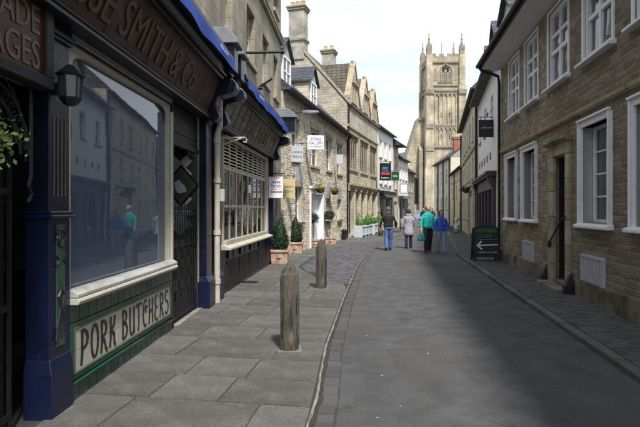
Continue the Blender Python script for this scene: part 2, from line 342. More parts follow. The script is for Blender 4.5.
def window(parent, x0, x1, z0, z1, y, fm='white_paint', cols=2, rows=2, fw=.06, bw=.03, dep=.06, sill=None, head=None, gm='glass', panes=True, name='window', rowz=None, lean=0.):
    mb = MB(); mb.box(x0, x0+fw, y, y+dep, z0, z1); mb.box(x1-fw, x1, y, y+dep, z0, z1)
    mb.box(x0+fw, x1-fw, y+.001, y+dep, z0, z0+fw); mb.box(x0+fw, x1-fw, y+.001, y+dep, z1-fw, z1)
    xi = [x0+fw+(x1-x0-2*fw)*i/cols for i in range(cols+1)]; zi = rowz or [z0+fw+(z1-z0-2*fw)*i/rows for i in range(rows+1)]
    if rowz: zi = [z0+fw] + rowz + [z1-fw]
    for x in xi[1:-1]: mb.box(x-bw/2, x+bw/2, y+.008, y+dep, z0+fw, z1-fw)
    for z in zi[1:-1]: mb.box(x0+fw, x1-fw, y+.011, y+dep, z-bw/2, z+bw/2)
    o = mb.build(name, fm, parent, bevel=.004 if panes else 0)
    if panes:
        for a, b in zip(xi, xi[1:]):
            for c, d in zip(zi, zi[1:]):
                hx, hz = (b-a)/2-bw*.4, (d-c)/2-bw*.4
                p = mesh_noflip(MB().quad((-hx, 0, -hz), (hx, 0, -hz), (hx, 0, hz), (-hx, 0, hz)), 'pane', gm, o); p.location = ((a+b)/2, y+dep*.62, (c+d)/2)
                p.rotation_euler = (-lean+rnd.uniform(-.008, .008), 0, rnd.uniform(-.008, .008))
    else:
        MB().quad((x0+fw, y+dep*.6, z0+fw), (x1-fw, y+dep*.6, z0+fw), (x1-fw, y+dep*.6, z1-fw), (x0+fw, y+dep*.6, z1-fw)).build('pane', gm, o)
    if sill: MB().box(x0-sill[0], x1+sill[0], -sill[1], y+.01, z0-sill[2], z0-.002).build('sill', sill[3], o, bevel=.006)
    if head: MB().box(x0-head[0], x1+head[0], -head[1], .02, z1+.002, z1+head[2]).build('lintel', head[3], o, bevel=.006)
    return o
def course_rects(W, z0, H, holes, hr=(.09, .15), lr=(.17, .42)):
    z = z0; out = []
    while z < H - .04:
        h = min(rnd.uniform(*hr), H - z)
        blk = sorted((q[0], q[1]) for q in holes if q[2] < z+h-.01 and q[3] > z+.01)
        segs = []; x = 0.
        for a, b in blk:
            if a > x: segs.append((x, a))
            x = max(x, b)
        if x < W: segs.append((x, W))
        for a, b in segs:
            x = a
            while x < b - .001:
                l = rnd.uniform(*lr)
                if b - x - l < .12: l = b - x
                out.append((x, x+l, z, z+h)); x += l
        z += h
    return out
def leaves(mb, pts, size, up=.3):
    for p in pts:
        p = Vector(p); s_ = size*rnd.uniform(.6, 1.3)
        d = Vector((rnd.gauss(0,1), rnd.gauss(0,1), rnd.gauss(0,1)+up)).normalized(); u = d.orthogonal().normalized()
        u = Matrix.Rotation(rnd.uniform(0, 6.28), 3, d) @ u; v = d.cross(u)
        mb.add([p-u*s_, p+v*s_*.55+d*s_*.15, p+u*s_, p-v*s_*.55+d*s_*.15], [(0,1,2,3)])

# facade lines: X = X0 + m (d - d0)
def left_at(d0, X0, m): return (X0, d0, 0), math.atan2(1, m), math.sqrt(1+m*m)
def right_at(d1, X1, m): return (X1, d1, 0), math.atan2(-1, -m), math.sqrt(1+m*m)

# ================================================================== THE SETTING
def lerp(tab, d):
    if d <= tab[0][0]: 
        (a, b), (c, e_) = tab[0], tab[1]; return b + (e_-b)*(d-a)/(c-a)
    for (a, b), (c, e_) in zip(tab, tab[1:]):
        if d <= c: return b + (e_-b)*(d-a)/(c-a)
    (a, b), (c, e_) = tab[-2], tab[-1]; return b + (e_-b)*(d-a)/(c-a)
def XF(d):   # left frontage
    return -2.28+.036*d if d < 8.6 else (-2.58+.071*d if d < 17.3 else (-5.71+.255*d if d < 28.4 else -7.44+.316*d))
KL = [(-6, -.9), (3.78, -.06), (4.32, 0), (5.85, .09), (9.07, .45), (12.5, .875), (14.3, 1.09), (20, 2.0), (24.7, 3.04), (32, 5.2), (42, 8.0), (52, 10.4), (60, 12)]
KR = [(-6, 1.51), (17.5, 4.8), (26, 6.75), (36, 9.2), (48, 11.7), (57, 12.7)]
EDGE = [(10.85, .6), (11.1, .17), (14.05, -.6), (17.5, -.17), (20.3, .37), (24.5, 1.96), (25.0, 3.0)]
structure(MB().quad((-400,-300,-.05),(500,-300,-.05),(500,900,-.05),(-400,900,-.05)).build('ground', 'ground'))
mb = MB(); ds = [-6+.75*i for i in range(85)]
for a, b in zip(ds, ds[1:]): mb.quad((lerp(KL,a),a,0),(lerp(KR,a),a,0),(lerp(KR,b),b,0),(lerp(KL,b),b,0))
structure(mb.build('road', 'asphalt'))
# left pavement: joint bed and single slabs
mb = MB(); ds = [-6+.5*i for i in range(90)]
for a, b in zip(ds, ds[1:]): mb.quad((XF(a)-.9,a,.008),(lerp(KL,a),a,.008),(lerp(KL,b),b,.008),(XF(b)-.9,b,.008))
pav = structure(mb.build('pavement', 'slab_joint'))
def slab_right(d): return lerp(EDGE, d)-.03 if 10.85 < d < 25 else lerp(KL, d)-.05
def row_end(dk, f):
    X = 0.
    for _ in range(12): X = f(dk - .16*X)
    return X, dk - .16*X
d = 1.2; rows = []
while d < 36: rows.append(d); d += rnd.choice([.62, .74, .8]) if d < 24 else 1.1
for k, (da, db) in enumerate(zip(rows, rows[1:])):
    la, lb = row_end(da, lambda q: XF(q)-(.02 if q > 8.6 else .0)), row_end(db, lambda q: XF(q)-.02); ra, rb = row_end(da, slab_right), row_end(db, slab_right)
    x = la[0] + rnd.uniform(.35, .95); cuts = [(la, lb)]
    while x < min(ra[0], rb[0]) - .3:
        xb = x + .14*(db-da); cuts.append(((x, da-.16*x), (xb, db-.16*xb))); x += rnd.choice([.62, .78, .95, 1.1])
    cuts.append((ra, rb))
    for (p, q), (r_, s_) in zip(cuts, cuts[1:]):
        cx = (p[0]+q[0]+r_[0]+s_[0])/4; cy = (p[1]+q[1]+r_[1]+s_[1])/4; g = .007; zt = .02+rnd.uniform(-.003, .003); tx, ty = rnd.uniform(-.002, .002), rnd.uniform(-.002, .002)
        def sh(v, s2=g): 
            dx, dy = cx-v[0], cy-v[1]; L_ = math.hypot(dx, dy) or 1; return (v[0]+dx/L_*s2*1.4-cx, v[1]+dy/L_*s2*1.4-cy)
        o4 = [sh(v) for v in (p, r_, s_, q)]; i4 = [(x_*.985, y_*.985) for x_, y_ in o4]
        m_ = MB(); m_.add([(x_, y_, -.012) for x_, y_ in o4]+[(x_, y_, tx*x_+ty*y_) for x_, y_ in i4], [(4,5,6,7),(0,1,5,4),(1,2,6,5),(2,3,7,6),(3,0,4,7)])
        m_.build('paving_slab', 'slab', pav, loc=(cx, cy, zt))
# channel of setts along the left kerb
mb = MB(); d = -2.; pa = (-.045, -.012)
while d < 25:
    l = rnd.uniform(.05, .14); pb = (-.04+rnd.uniform(-.003, .003), -.02+rnd.uniform(-.006, .009))
    mb.quad((lerp(KL,d)+pa[0],d,.0225),(lerp(KL,d)+pa[1],d,.0225),(lerp(KL,d+l)+pb[1],d+l,.0225),(lerp(KL,d+l)+pb[0],d+l,.0225))
    d += l; pa = pb
mb.build('mortar_line', 'mortar', pav, stuff=True)
setts = MB(); setts.add([(-.5,-.5,0),(.5,-.5,0),(.5,.5,0),(-.5,.5,0),(-.42,-.44,1),(.42,-.44,1),(.42,.44,1),(-.42,.44,1)], [(4,5,6,7),(0,1,5,4),(1,2,6,5),(2,3,7,6),(3,0,4,7)])
sett_me = setts.mesh('sett'); sett_me.materials.append(M['sett'])
mb = MB(); ds = [-2+.5*i for i in range(55)]
for a, b in zip(ds, ds[1:]): mb.quad((lerp(KL,a)-.02,a,.005),(lerp(KL,a)+.17,a,.005),(lerp(KL,b)+.17,b,.005),(lerp(KL,b)-.02,b,.005))
chan = structure(mb.build('kerb_channel', 'slab_joint'))
d = 2.
while d < 25:
    l = rnd.uniform(.14, .24); x = lerp(KL, d+l/2); m_ = (lerp(KL, d+l)-lerp(KL, d))/l
    o = link('sett', sett_me, chan, (x+.09+rnd.uniform(-.006, .006), d+l/2, .004), (0, 0, -math.atan(m_)+rnd.uniform(-.04, .04))); o.scale = (.16+rnd.uniform(-.015,.01), l-.012, .016+rnd.uniform(0, .008)); d += l
# block paved crossing
mb = MB(); bd = MB(); ds = [10.9+.2*i for i in range(71)]
for a, b in zip(ds, ds[1:]): bd.quad((lerp(EDGE,a),a,.0125),(lerp(KL,a)+.0,a,.0125),(lerp(KL,b)+.0,b,.0125),(lerp(EDGE,b),b,.0125))
blk = structure(bd.build('block_paving', 'slab_joint'))
ang = math.atan(.16)+R(45); ca, sa = math.cos(ang), math.sin(ang)
for i in range(-90, 90):
    for j in range(-90, 90):
        t_ = (i-j) % 4                       # herringbone of 0.2 x 0.1 blocks
        if t_ == 0: lx, ly, hx, hy = (i+1)*.1, (j+.5)*.1, .094, .044
        elif t_ == 3: lx, ly, hx, hy = (i+.5)*.1, (j+1)*.1, .044, .094
        else: continue
        X = 1.0 + ca*lx - sa*ly; Y = 17.5 + sa*lx + ca*ly
        if not (11 < Y < 24.6 and lerp(EDGE, Y)+.06 < X < lerp(KL, Y)-.06): continue
        q = [(X+ca*u-sa*v_, Y+sa*u+ca*v_) for u, v_ in ((-hx,-hy),(hx,-hy),(hx,hy),(-hx,hy))]; zt = .021+rnd.uniform(-.002,.002)
        mb.add([(x_, y_, .0125) for x_, y_ in q]+[(X+(x_-X)*.95, Y+(y_-Y)*.95, zt) for x_, y_ in q], [(4,5,6,7),(0,1,5,4),(1,2,6,5),(2,3,7,6),(3,0,4,7)])
mb.build('paving_block', 'paver', blk, stuff=True)
# right pavement, kerb stones, blocks
KZ = .075
def XW(d): return 3.42+.14*d if d < 15.4 else (5.576+.23*(d-15.4) if d < 37.8 else 10.73+.18*(d-37.8))
mb = MB(); ds = [-6+.5*i for i in range(128)]
for a, b in zip(ds, ds[1:]): mb.quad((lerp(KR,a)+.02,a,KZ-.012),(XW(a)+.6,a,KZ-.012),(XW(b)+.6,b,KZ-.012),(lerp(KR,b)+.02,b,KZ-.012))
rp = structure(mb.build('pavement', 'slab_joint'))
d = 1.; 
while d < 40:
    l = rnd.uniform(.75, .95) if d < 16 else 1.2; x0, x1 = lerp(KR, d), lerp(KR, d+l); m_ = math.atan((x1-x0)/l)
    hz = MB().box(-.0, .13, -l/2+.008, l/2-.008, -.06, KZ+rnd.uniform(-.004,.004)).build('kerb_stone', 'kerb', rp, loc=((x0+x1)/2, d+l/2, 0), rot=(0, 0, -m_), bevel=.014 if d < 20 else 0); d += l
mb = MB(); d = 3.
while d < 34:
    x = lerp(KR, d)+.15; k = 0; x -= .1*(int(d/.105) % 2)
    while x < XW(d)-.02:
        xa = max(x, lerp(KR, d)+.14); xb = min(x+.195, XW(d)+.05)
        if xb-xa > .03:
            s_ = (.14 if d < 15.4 else .23); zt = KZ+rnd.uniform(-.002, .003)
            q = [(xa, d), (xb, d-.14*(xb-xa)), (xb+.1*s_, d+.098-.14*(xb-xa)), (xa+.1*s_, d+.098)]; X = sum(p[0] for p in q)/4; Y = sum(p[1] for p in q)/4
            mb.add([(x_, y_, KZ-.012) for x_, y_ in q]+[(X+(x_-X)*.95, Y+(y_-Y)*.95, zt) for x_, y_ in q], [(4,5,6,7),(0,1,5,4),(1,2,6,5),(2,3,7,6),(3,0,4,7)])
        x += .2
    d += .105
mb.build('paving_block', 'paver_dark', rp, stuff=True)

# ================================================================== LEFT: BUTCHER'S SHOP (A), d 1.0 .. 8.6
loc, rz, _ = left_at(1.0, -2.28+.036, .036)
A = thing('shop_building', "old butcher's shop with dark painted front and green tiled stall riser", 'shop', loc, rz)
U = lambda d: d-1.0
WA = 7.6
wallA = shell(A, 'ashlar', WA, 9.5, 7, [(0, 3.0, 0, 2.62), (3.2, 5.78, .93, 3.06), (5.86, 7.2, 0, 3.2)] + [(U(c)-.45, U(c)+.45, 5.25, 6.6) for c in (2.5, 4.7, 6.9)], .2, it=1.7)
for c in (2.5, 4.7, 6.9): window(A, U(c)-.45, U(c)+.45, 5.25, 6.6, .1, cols=2, rows=2, sill=(.08, .06, .1, 'stone_dressed'))
# alley on the left: dark gate, red sign above, wrought iron spandrel
g = MB()
for i in range(15): g.box(.9+i*.125, .925+i*.125, .12, .145, .02, 2.1)
for z in (.1, .9, 1.75): g.box(.85, 2.68, .125, .14, z, z+.05)
g.build('gate', 'iron', A)
MB().box(.05, 2.75, .23, .27, 0, 2.6).build('passage_door', 'door_dark', A)
MB().box(0, 2.75, -.1, -.002, 2.62, 3.62).build('sign_board', 'sign_red', A, bevel=.01)
fr = MB(); fr.box(0, 2.8, -.13, -.0, 2.55, 2.63); fr.box(2.70, 2.8, -.13, -.003, 2.63, 3.62); fr.build('sign_frame', 'black_timber', A, bevel=.008)
text('lettering', 'HOME MADE', .29, 'pale_letter', A, (2.66, -.104, 3.0), sx=.8, align='RIGHT')
text('lettering', 'SAUSAGES', .29, 'pale_letter', A, (2.66, -.104, 2.75), sx=.8, align='RIGHT')
sp = MB()
for k, (r_, cx, cz) in enumerate([(.5, 2.25, 2.05), (.4, 2.25, 2.05), (.3, 2.3, 2.12)]):
    sp.tube([(cx+r_*math.cos(R(t)), .04, cz+r_*math.sin(R(t))) for t in range(0, 100, 12)], .012, 6)
for k in range(7):
    t0 = R(8+k*13); cx, cz = 2.25+.45*math.cos(t0), 2.05+.45*math.sin(t0)
    sp.tube([(cx+.05*q*math.cos(q*9+k)/1., .04, cz+.05*q*math.sin(q*9+k)) for q in [i/8 for i in range(9)]], .007, 5)
for i in range(4): sp.tube([(2.5+.06*i, .04, 2.55-.05*i*i*.6), (2.62+.04*i, .04, 2.4-.1*i), (2.7, .04, 2.3-.1*i)], .008, 5)
sp.tube([(2.76, .03, 2.55), (2.76, .03, 1.9), (2.73, .03, 1.82), (2.77, .03, 1.76), (2.72, .03, 1.7)], .016, 6)
sp.build('iron_spandrel', 'iron', A)
# pilaster with pedestal, green panel, reeded shaft
p0, p1 = U(3.9), U(4.19)
mb = MB(); mb.box(p0, p1, -.03, .16, 1.63, 3.62); 
mb.build('pilaster', 'navy_paint', A, bevel=.006)
mb = MB(); mb.box(p0-.004, p1+.004, -.034, .162, .34, 1.58); mb.build('pilaster_pedestal', 'blue_paint', A, bevel=.006)
mb = MB(); mb.loft([[(p0-.025,-.065,-.01),(p1+.0,-.065,-.01),(p1+.0,.166,-.01),(p0-.025,.166,-.01)], [(p0-.025,-.065,.36),(p1+.0,-.065,.36),(p1+.0,.166,.36),(p0-.025,.166,.36)], [(p0-.006,-.037,.47),(p1+.002,-.037,.47),(p1+.002,.164,.47),(p0-.006,.164,.47)]]); mb.build('pilaster_foot', 'blue_paint', A, bevel=.008)
mb = MB(); mb.box(p0-.03, p1+.03, -.075, .17, 1.575, 1.605); mb.box(p0-.018, p1+.018, -.06, .168, 1.605, 1.635); mb.build('pedestal_cap', 'blue_paint', A, bevel=.01)
mb = MB()
for i in range(4): mb.tube([(p0+.06+i*.055, -.031, 1.75), (p0+.06+i*.055, -.031, 2.38)], .007, 6)
mb.build('reeding', 'gold_paint', A)
MB().box(p0+.085, p1-.085, -.041, -.033, .55, 1.53).build('green_panel', 'panel_green', A)
orn = MB(); cx = (p0+p1)/2
orn.tube([(cx+.06*math.cos(R(t)), -.043, 1.42+.07*math.sin(R(t))) for t in range(0, 361, 30)], .009, 6)
for s_ in (-1, 1):
    orn.tube([(cx+s_*.012, -.043, 1.48), (cx+s_*.03, -.043, 1.4), (cx+s_*.01, -.043, 1.34)], .008, 6)
    orn.tube([(cx+s_*.07, -.043, 1.28), (cx+s_*.03, -.043, 1.24), (cx+s_*.07, -.043, 1.2)], .008, 6)
    orn.tube([(cx, -.043, 1.02), (cx+s_*.04, -.043, .95), (cx+s_*.012, -.043, .85), (cx+s_*.05, -.043, .72), (cx+s_*.07, -.043, .6)], [.006, .016, .012, .01, .012], 6)
orn.tube([(cx, -.043, 1.05), (cx, -.043, .62)], .008, 6); orn.build('panel_ornament', 'panel_ornament', A)
mb = MB(); mb.box(p0-.03, p1+.03, -.075, .06, 3.03, 3.07); mb.box(p0-.015, p1+.015, -.055, .06, 3.0, 3.03); mb.build('pilaster_band', 'navy_paint', A, bevel=.006)
# shop window
x0, x1, z0, z1 = 3.2, 5.78, .93, 3.06
MB().box(x0+.05, x1-.05, 1.6, 1.65, .9, 3.1).build('display_back', 'interior_shop', A)
fr = MB(); fr.box(x0, x0+.055, -.01, .08, z0, z1); fr.box(x1-.055, x1, -.01, .08, z0, z1); fr.box(x0+.055, x1-.055, -.012, .08, z1-.05, z1)
win = fr.build('window', 'cream_paint', A, bevel=.012)
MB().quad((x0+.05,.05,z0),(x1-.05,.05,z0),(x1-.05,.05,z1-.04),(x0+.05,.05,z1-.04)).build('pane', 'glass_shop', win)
for s_, xc in ((1, x0+.055), (-1, x1-.055)):
    pts = [(0, 0), (.42, 0), (.40, -.03), (.33, -.035), (.29, -.055), (.25, -.05), (.15, -.09), (.09, -.14), (.06, -.22), (.035, -.25), (.04, -.31), (0, -.34)]
    MB().prism([(xc+s_*a, z1-.05+b) for a, b in [(p_*.6, q_*.6) for p_, q_ in pts]], 'y', .0, .03).build('corner_bracket', 'cream_paint', win, bevel=.004)
for xc in (x1-.03,): MB().tube([(xc, -.03, .95), (xc, -.03, 2.95)], .028, 8).build('colonnette', 'cream_paint', win)
si = MB(); si.prism([(-.1,.9),(-.1,.93),(-.05,.965),(.03,.965),(.03,.9)], 'x', x0, x1+.02); sill = si.build('sill', 'sill_paint', win, bevel=.006)
si = MB(); si.prism([(-.1,.84),(-.115,.87),(-.1,.897),(.03,.897),(.03,.84)], 'x', x0, x1+.01); si.build('sill_moulding', 'cream_paint', win, bevel=.006)
# pierced ventilation band above the window
vb = MB(); vb.box(x0, x1+.1, -.03, .0, 3.065, 3.19); vb.build('vent_band', 'black_timber', A)
vh = MB()
for i in range(64):
    for j in range(3): vh.box(x0+.02+i*.04+(j % 2)*.02, x0+.042+i*.04+(j % 2)*.02, -.036, -.03, 3.075+j*.035, 3.1+j*.035)
vh.build('vent_fret', 'grey_panel', A, stuff=True)
# tiled stall riser: every tile on its own
rise = MB().box(x0, x1, -.02, .0, 0, .842).build('stall_riser', 'grout', A)
def tile_mesh(w_, h_, mat):
    m_ = MB(); m_.stone(0, w_, 0, h_, 0, .012, .006); me = m_.mesh('tile'); me.materials.append(M[mat]); return me
tw = .1515
tm1 = tile_mesh(tw-.005, .145, 'tile_green'); tm2 = tile_mesh(tw-.005, .155, 'tile_green')
for i in range(17):
    link('tile', tm1, rise, (x0+.002+i*tw, -.021, .003)); link('tile', tm2, rise, (x0+.002+i*tw, -.021, .683))
MB().tube([(x0, -.04, .165), (x1, -.04, .165)], .018, 10).build('tile_bead', 'tile_green', rise, smooth=True)
bo = MB(); bx0, bx1, bz0, bz1 = x0+.05, x1-.05, .195, .67
bo.box(x0+.003, x1-.003, -.034, -.021, .19, .235); bo.box(x0+.003, x1-.003, -.034, -.021, .637, .678); bo.box(x0+.003, x0+.06, -.034, -.021, .235, .637); bo.box(x1-.06, x1-.003, -.034, -.021, .235, .637)
bo.build('tile_border', 'tile_green', rise, bevel=.008)
bo = MB(); bo.box(x0+.06, x1-.06, -.037, -.021, .235, .255); bo.box(x0+.06, x1-.06, -.037, -.021, .617, .637); bo.box(x0+.06, x0+.08, -.037, -.021, .255, .617); bo.box(x1-.08, x1-.06, -.037, -.021, .255, .617)
bo.build('tile_border', 'tile_green_light', rise, bevel=.004)
cw = (x1-x0-.16)/9
for i in range(9):
    for j in range(2):
        m_ = MB(); m_.stone(x0+.08+i*cw+.001, x0+.08+(i+1)*cw-.001, .256+j*.1805, .256+(j+1)*.1805-.002, -.021, .008, .002); m_.build('tile', 'tile_cream', rise)
# hand drawn art nouveau lettering
def arc(cx, cz, rx, rz_, a0, a1, n=9): return [(cx+rx*math.cos(R(a0+(a1-a0)*i/n)), cz+rz_*math.sin(R(a0+(a1-a0)*i/n))) for i in range(n+1)]
GL = {'P': [[(.06,-.02),(.12,.3),(.12,1)], [(.02,.98)]+arc(.14,.72,.36,.27,80,-95)], 'O': [arc(.3,.5,.25,.5,90,450,16)],
 'R': [[(.06,-.02),(.12,.3),(.12,1)], [(.02,.98)]+arc(.14,.74,.34,.25,80,-95), [(.16,.5),(.34,.3),(.42,.08),(.56,-.03)]], 'K': [[(.06,-.02),(.12,.3),(.12,1)], [(.5,1),(.42,.72),(.14,.52)], [(.16,.53),(.4,.4),(.42,.12),(.56,-.03)]],
 'B': [[(.1,0),(.12,1)], [(.03,.98)]+arc(.14,.77,.3,.22,80,-90)+arc(.14,.28,.38,.28,90,-95)], 'U': [[(.1,1),(.1,.3)]+arc(.3,.26,.2,.27,180,350)+[(.5,.3),(.5,1)], [(.5,.3),(.52,0)]],
 'T': [[(.3,.98),(.3,.3),(.24,-.02)], [(0,.88),(.08,.98),(.3,.96),(.52,.99),(.62,.9)]], 'C': [arc(.34,.5,.26,.5,60,300,14), arc(.42,.66,.1,.1,0,300,8)],
 'H': [[(.1,1),(.12,.4),(.06,-.02)], [(.5,1),(.48,.4),(.54,-.02)], [(.1,.42),(.3,.52),(.5,.48)]], 'E': [arc(.36,.74,.24,.25,70,260,9), arc(.36,.25,.28,.26,110,300,9), [(.2,.5),(.42,.52)]],
 'S': [arc(.3,.76,.2,.23,30,250,9)+arc(.28,.27,.24,.27,75,-150,10)]}
def ribbon(mb, pl, wd, y, sx, sz, ox, oz):
    P = [Vector((ox+a*sx, oz+b*sz)) for a, b in pl]; top = []; bot = []
    for k, p in enumerate(P):
        t = (P[min(k+1, len(P)-1)]-P[max(k-1, 0)]); t = t.normalized() if t.length else Vector((1, 0)); nn = Vector((-t.y, t.x)); ww = wd*(.5+.32*abs(t.y))
        top.append(p+nn*ww); bot.append(p-nn*ww)
    for k in range(len(P)-1):
        a, b, c, d_ = top[k], top[k+1], bot[k+1], bot[k]
        mb.add([(q[0], y-.0005*(k % 2), q[1]) for q in (a, b, c, d_)], [(0,1,2,3)])
def stroke_text(word, x, z, h, wd, adv, y, parent, mat, sx=None):
    for ch in word:
        if ch != ' ':
            m_ = MB()
            for k_, pl in enumerate(GL[ch]): ribbon(m_, pl, wd, y-.0012*k_, sx or h*.62, h, x, z)
            m_.build('letter', mat, parent)
        x += adv if ch != ' ' else adv*.55
stroke_text('PORK BUTCHERS', x0+.17, .285, .3, .027, .184, -.031, rise, 'letter_dark', .25)
# fascia, cornice, awning box with blue valance
def front_top(B_, xa, xb, letters, fasc, tone, size=.42, lx=None, sx=.9):
    f = MB(); f.prism([(-.13,3.2),(-.36,3.74),(0,3.74),(0,3.2)], 'x', xa, xb); f.build('fascia', fasc, B_)
    tilt = math.atan2(.23, .54)
    o = text('lettering', letters, size, tone, B_, (lx if lx is not None else (xa+xb)/2, -.252, 3.465), (R(90)+tilt, 0, 0), sx, ext=.004)
    m_ = MB(); m_.box(xa, xb, -.2, -.0, 3.13, 3.165); m_.box(xa, xb, -.165, -.0, 3.165, 3.205); m_.tube([(xa, -.17, 3.2), (xb, -.17, 3.2)], .022, 8); m_.build('fascia_moulding', 'black_paint', B_, bevel=.006)
    m_ = MB(); m_.box(xa, xb, -.42, -.0, 3.742, 3.8); m_.box(xa, xb, -.46, -.0, 3.8, 3.84); m_.box(xa, xb, -.44, .0, 3.84, 4.0); m_.box(xa, xb, -.54, .0, 4.0, 4.05); m_.box(xa, xb, -.58, .0, 4.05, 4.12); m_.box(xa, xb, -.5, .0, 4.12, 4.16)
    m_.build('cornice', 'black_paint', B_, bevel=.008)
    v_ = MB(); n = int((xb-xa)/.1)
    for i in range(n):
        a_, b_ = xa+.05+(xb-xa-.1)*i/n, xa+.05+(xb-xa-.1)*(i+1)/n
        def yy(q): return -.61+.012*math.sin(q*5)
        def bz(q): return 3.86+.025*math.sin(q*2.1)+.01*math.sin(q*7)
        v_.quad((a_, yy(a_), bz(a_)), (b_, yy(b_), bz(b_)), (b_, -.6, 4.03), (a_, -.6, 4.03)); v_.quad((a_, yy(a_)+.006, bz(a_)), (a_, -.594, 4.03), (b_, -.594, 4.03), (b_, yy(b_)+.006, bz(b_)))
    va = v_.build('valance', 'valance', B_)
    return va
va = front_top(A, .0, 7.18, 'JESSE SMITH & Co', 'fascia_timber', 'gold_paint', .5, 4.36, .92)
text('lettering', 'JESSE SMITH', .08, 'valance_print', va, (6.3, -.632, 3.95), sx=1.1)
for i in range(7): MB().prism([(-.131,3.2),(-.361,3.735),(-.363,3.735),(-.133,3.2)], 'x', .6+i*.98, .61+i*.98).build('fascia_joint', 'black_timber', A)
# recessed entrance
ex0, ex1 = 5.86, 7.2
st = MB(); st.box(ex0, ex1, -.06, .1, 0, .03); st.build('threshold', 'mortar', A)
bk = MB().box(ex0, ex1, 1.2, 1.24, 0, 3.2).build('entrance_wall', 'interior', A)
sw = MB().box(ex1-.03, ex1, .02, 1.2, 0, 2.5).build('entrance_tiling', 'grout', A)
MB().box(ex0, ex1, .02, 1.2, 2.75, 2.8).build('entrance_ceiling', 'black_timber', A)
tme = MB().stone(-.07, .07, -.07, .07, 0, .006, .004).mesh('tile'); tme.materials.append(M['white_tile'])
for i in range(-5, 17):
    for j in range(0, 22):
        y_ = .1+(i+j % 2*.5)*.205; z_ = 1.3+j*.1025
        if .1 < y_ < 1.18 and 1.05 < z_ < 2.45: link('tile', tme, sw, (ex1-.031, y_, z_), (0, R(45), R(-90)) if False else (0, R(45), 0)).rotation_euler = (Matrix.Rotation(R(-90), 4, 'Z') @ Matrix.Rotation(R(45), 4, 'Y')).to_euler()
hd = MB(); hd.box(ex0, ex1, .0, .06, 2.55, 2.62); hd.box(ex0, ex1, .03, .05, 2.62, 3.13); hd.build('entrance_transom', 'black_timber', A)
dm = MB(); dm.loft([[(ex1-.042+dx, .27+s*.85*math.cos(R(t)), 2.03+s*math.sin(R(t))) for t in (0, 90, 180, 270)] for dx, s in ((0, .34), (-.05, .34), (-.05, .28))]); pic = dm.build('diamond_sign', 'black_paint', A)
MB().quad(*[(ex1-.0935, .27+.85*.3*math.cos(R(t)), 2.03+.3*math.sin(R(t))) for t in (0, 90, 180, 270)]).build('diamond_border', 'gold_paint', pic)
MB().quad(*[(ex1-.096, .27+.85*.24*math.cos(R(t)), 2.03+.24*math.sin(R(t))) for t in (0, 90, 180, 270)]).build('diamond_panel', 'panel_green', pic)
MB().prism([(.17, 1.93), (.3, 1.9), (.36, 1.97), (.37, 2.08), (.3, 2.13), (.26, 2.08), (.2, 2.02)], 'x', ex1-.1, ex1-.097).build('animal_head', 'grey_panel', pic)
gt = MB(); nb = 13
for i in range(nb):
    xx = ex0+.06+i*(ex1-ex0-.12)/(nb-1); gt.tube([(xx, .03, .05), (xx, .03, 1.62)], .011, 6); gt.lathe([(.004, 1.62), (.02, 1.65), (.003, 1.73)], xx, .03, 6)
for z in (.08, 1.1, 1.35, 1.55): gt.box(ex0+.03, ex1-.03, .02, .04, z, z+.035)
gt.box(ex0+.03, ex1-.03, .025, .035, .1, .35)
gt.build('entrance_gate', 'iron', A)
ck = MB()
for i in range(8):
    for j in range(6):
        if (i+j) % 2: ck.box(ex0+.06+i*.155, ex0+.21+i*.155, .09, .1, .3+j*.15, .44+j*.15)
ck.build('gate_panel', 'fascia_grey', A)
MB().box(ex0+.03, ex1-.03, .1, .12, .05, 1.2).build('gate_backing', 'door_dark', A)
MB().box(5.785, 5.855, -.03, .2, 0, 3.13).build('door_post', 'black_timber', A)
# end pilaster with scrolled console and lead topped box
def console(B_, xa, xb, y0=-.12, box=(-.36, -.58), nm='navy_paint'):
    MB().box(xa, xb, y0, .02, .42, 3.2).build('pilaster', nm, B_, bevel=.006)
    MB().loft([[(xa-.02,y0-.06,-.01),(xb+.02,y0-.06,-.01),(xb+.02,.03,-.01),(xa-.02,.03,-.01)], [(xa-.02,y0-.06,.45),(xb+.02,y0-.06,.45),(xb+.02,.03,.45),(xa-.02,.03,.45)], [(xa,y0-.004,.54),(xb,y0-.004,.54),(xb,.02,.54),(xa,.02,.54)]]).build('pilaster_foot', 'blue_paint', B_, bevel=.008)
    pr = [(.0,3.05),(-.12,3.05)]+[(-.22+.1*math.cos(R(t)), 3.2+.1*math.sin(R(t))) for t in range(-60, -200, -25)]+[(-.26,3.38),(-.3,3.5)]+[(-.48+.13*math.cos(R(t)), 3.68+.13*math.sin(R(t))) for t in range(270, 60, -25)]+[(-.3,3.88),(0,3.88)]
    MB().prism(pr, 'x', xa+.03, xb-.03).build('console', 'navy_paint', B_, bevel=.012)
    m_ = MB(); m_.box(xa+.005, xb-.005, -.5, -.0, 3.88, 3.94); m_.box(xa+.02, xb-.02, box[1], box[0], 3.94, 4.36); m_.build('console_block', 'navy_paint', B_, bevel=.008)
    ym = (box[0]+box[1])/2; m_ = MB(); m_.prism([(box[1]-.07,4.36),(box[1]-.07,4.42),(ym,4.62),(box[0]+.2,4.62),(box[0]+.2,4.36)], 'x', xa-.06, xb+.06); m_.build('lead_cap', 'lead', B_, bevel=.01)
console(A, 7.22, 7.56)
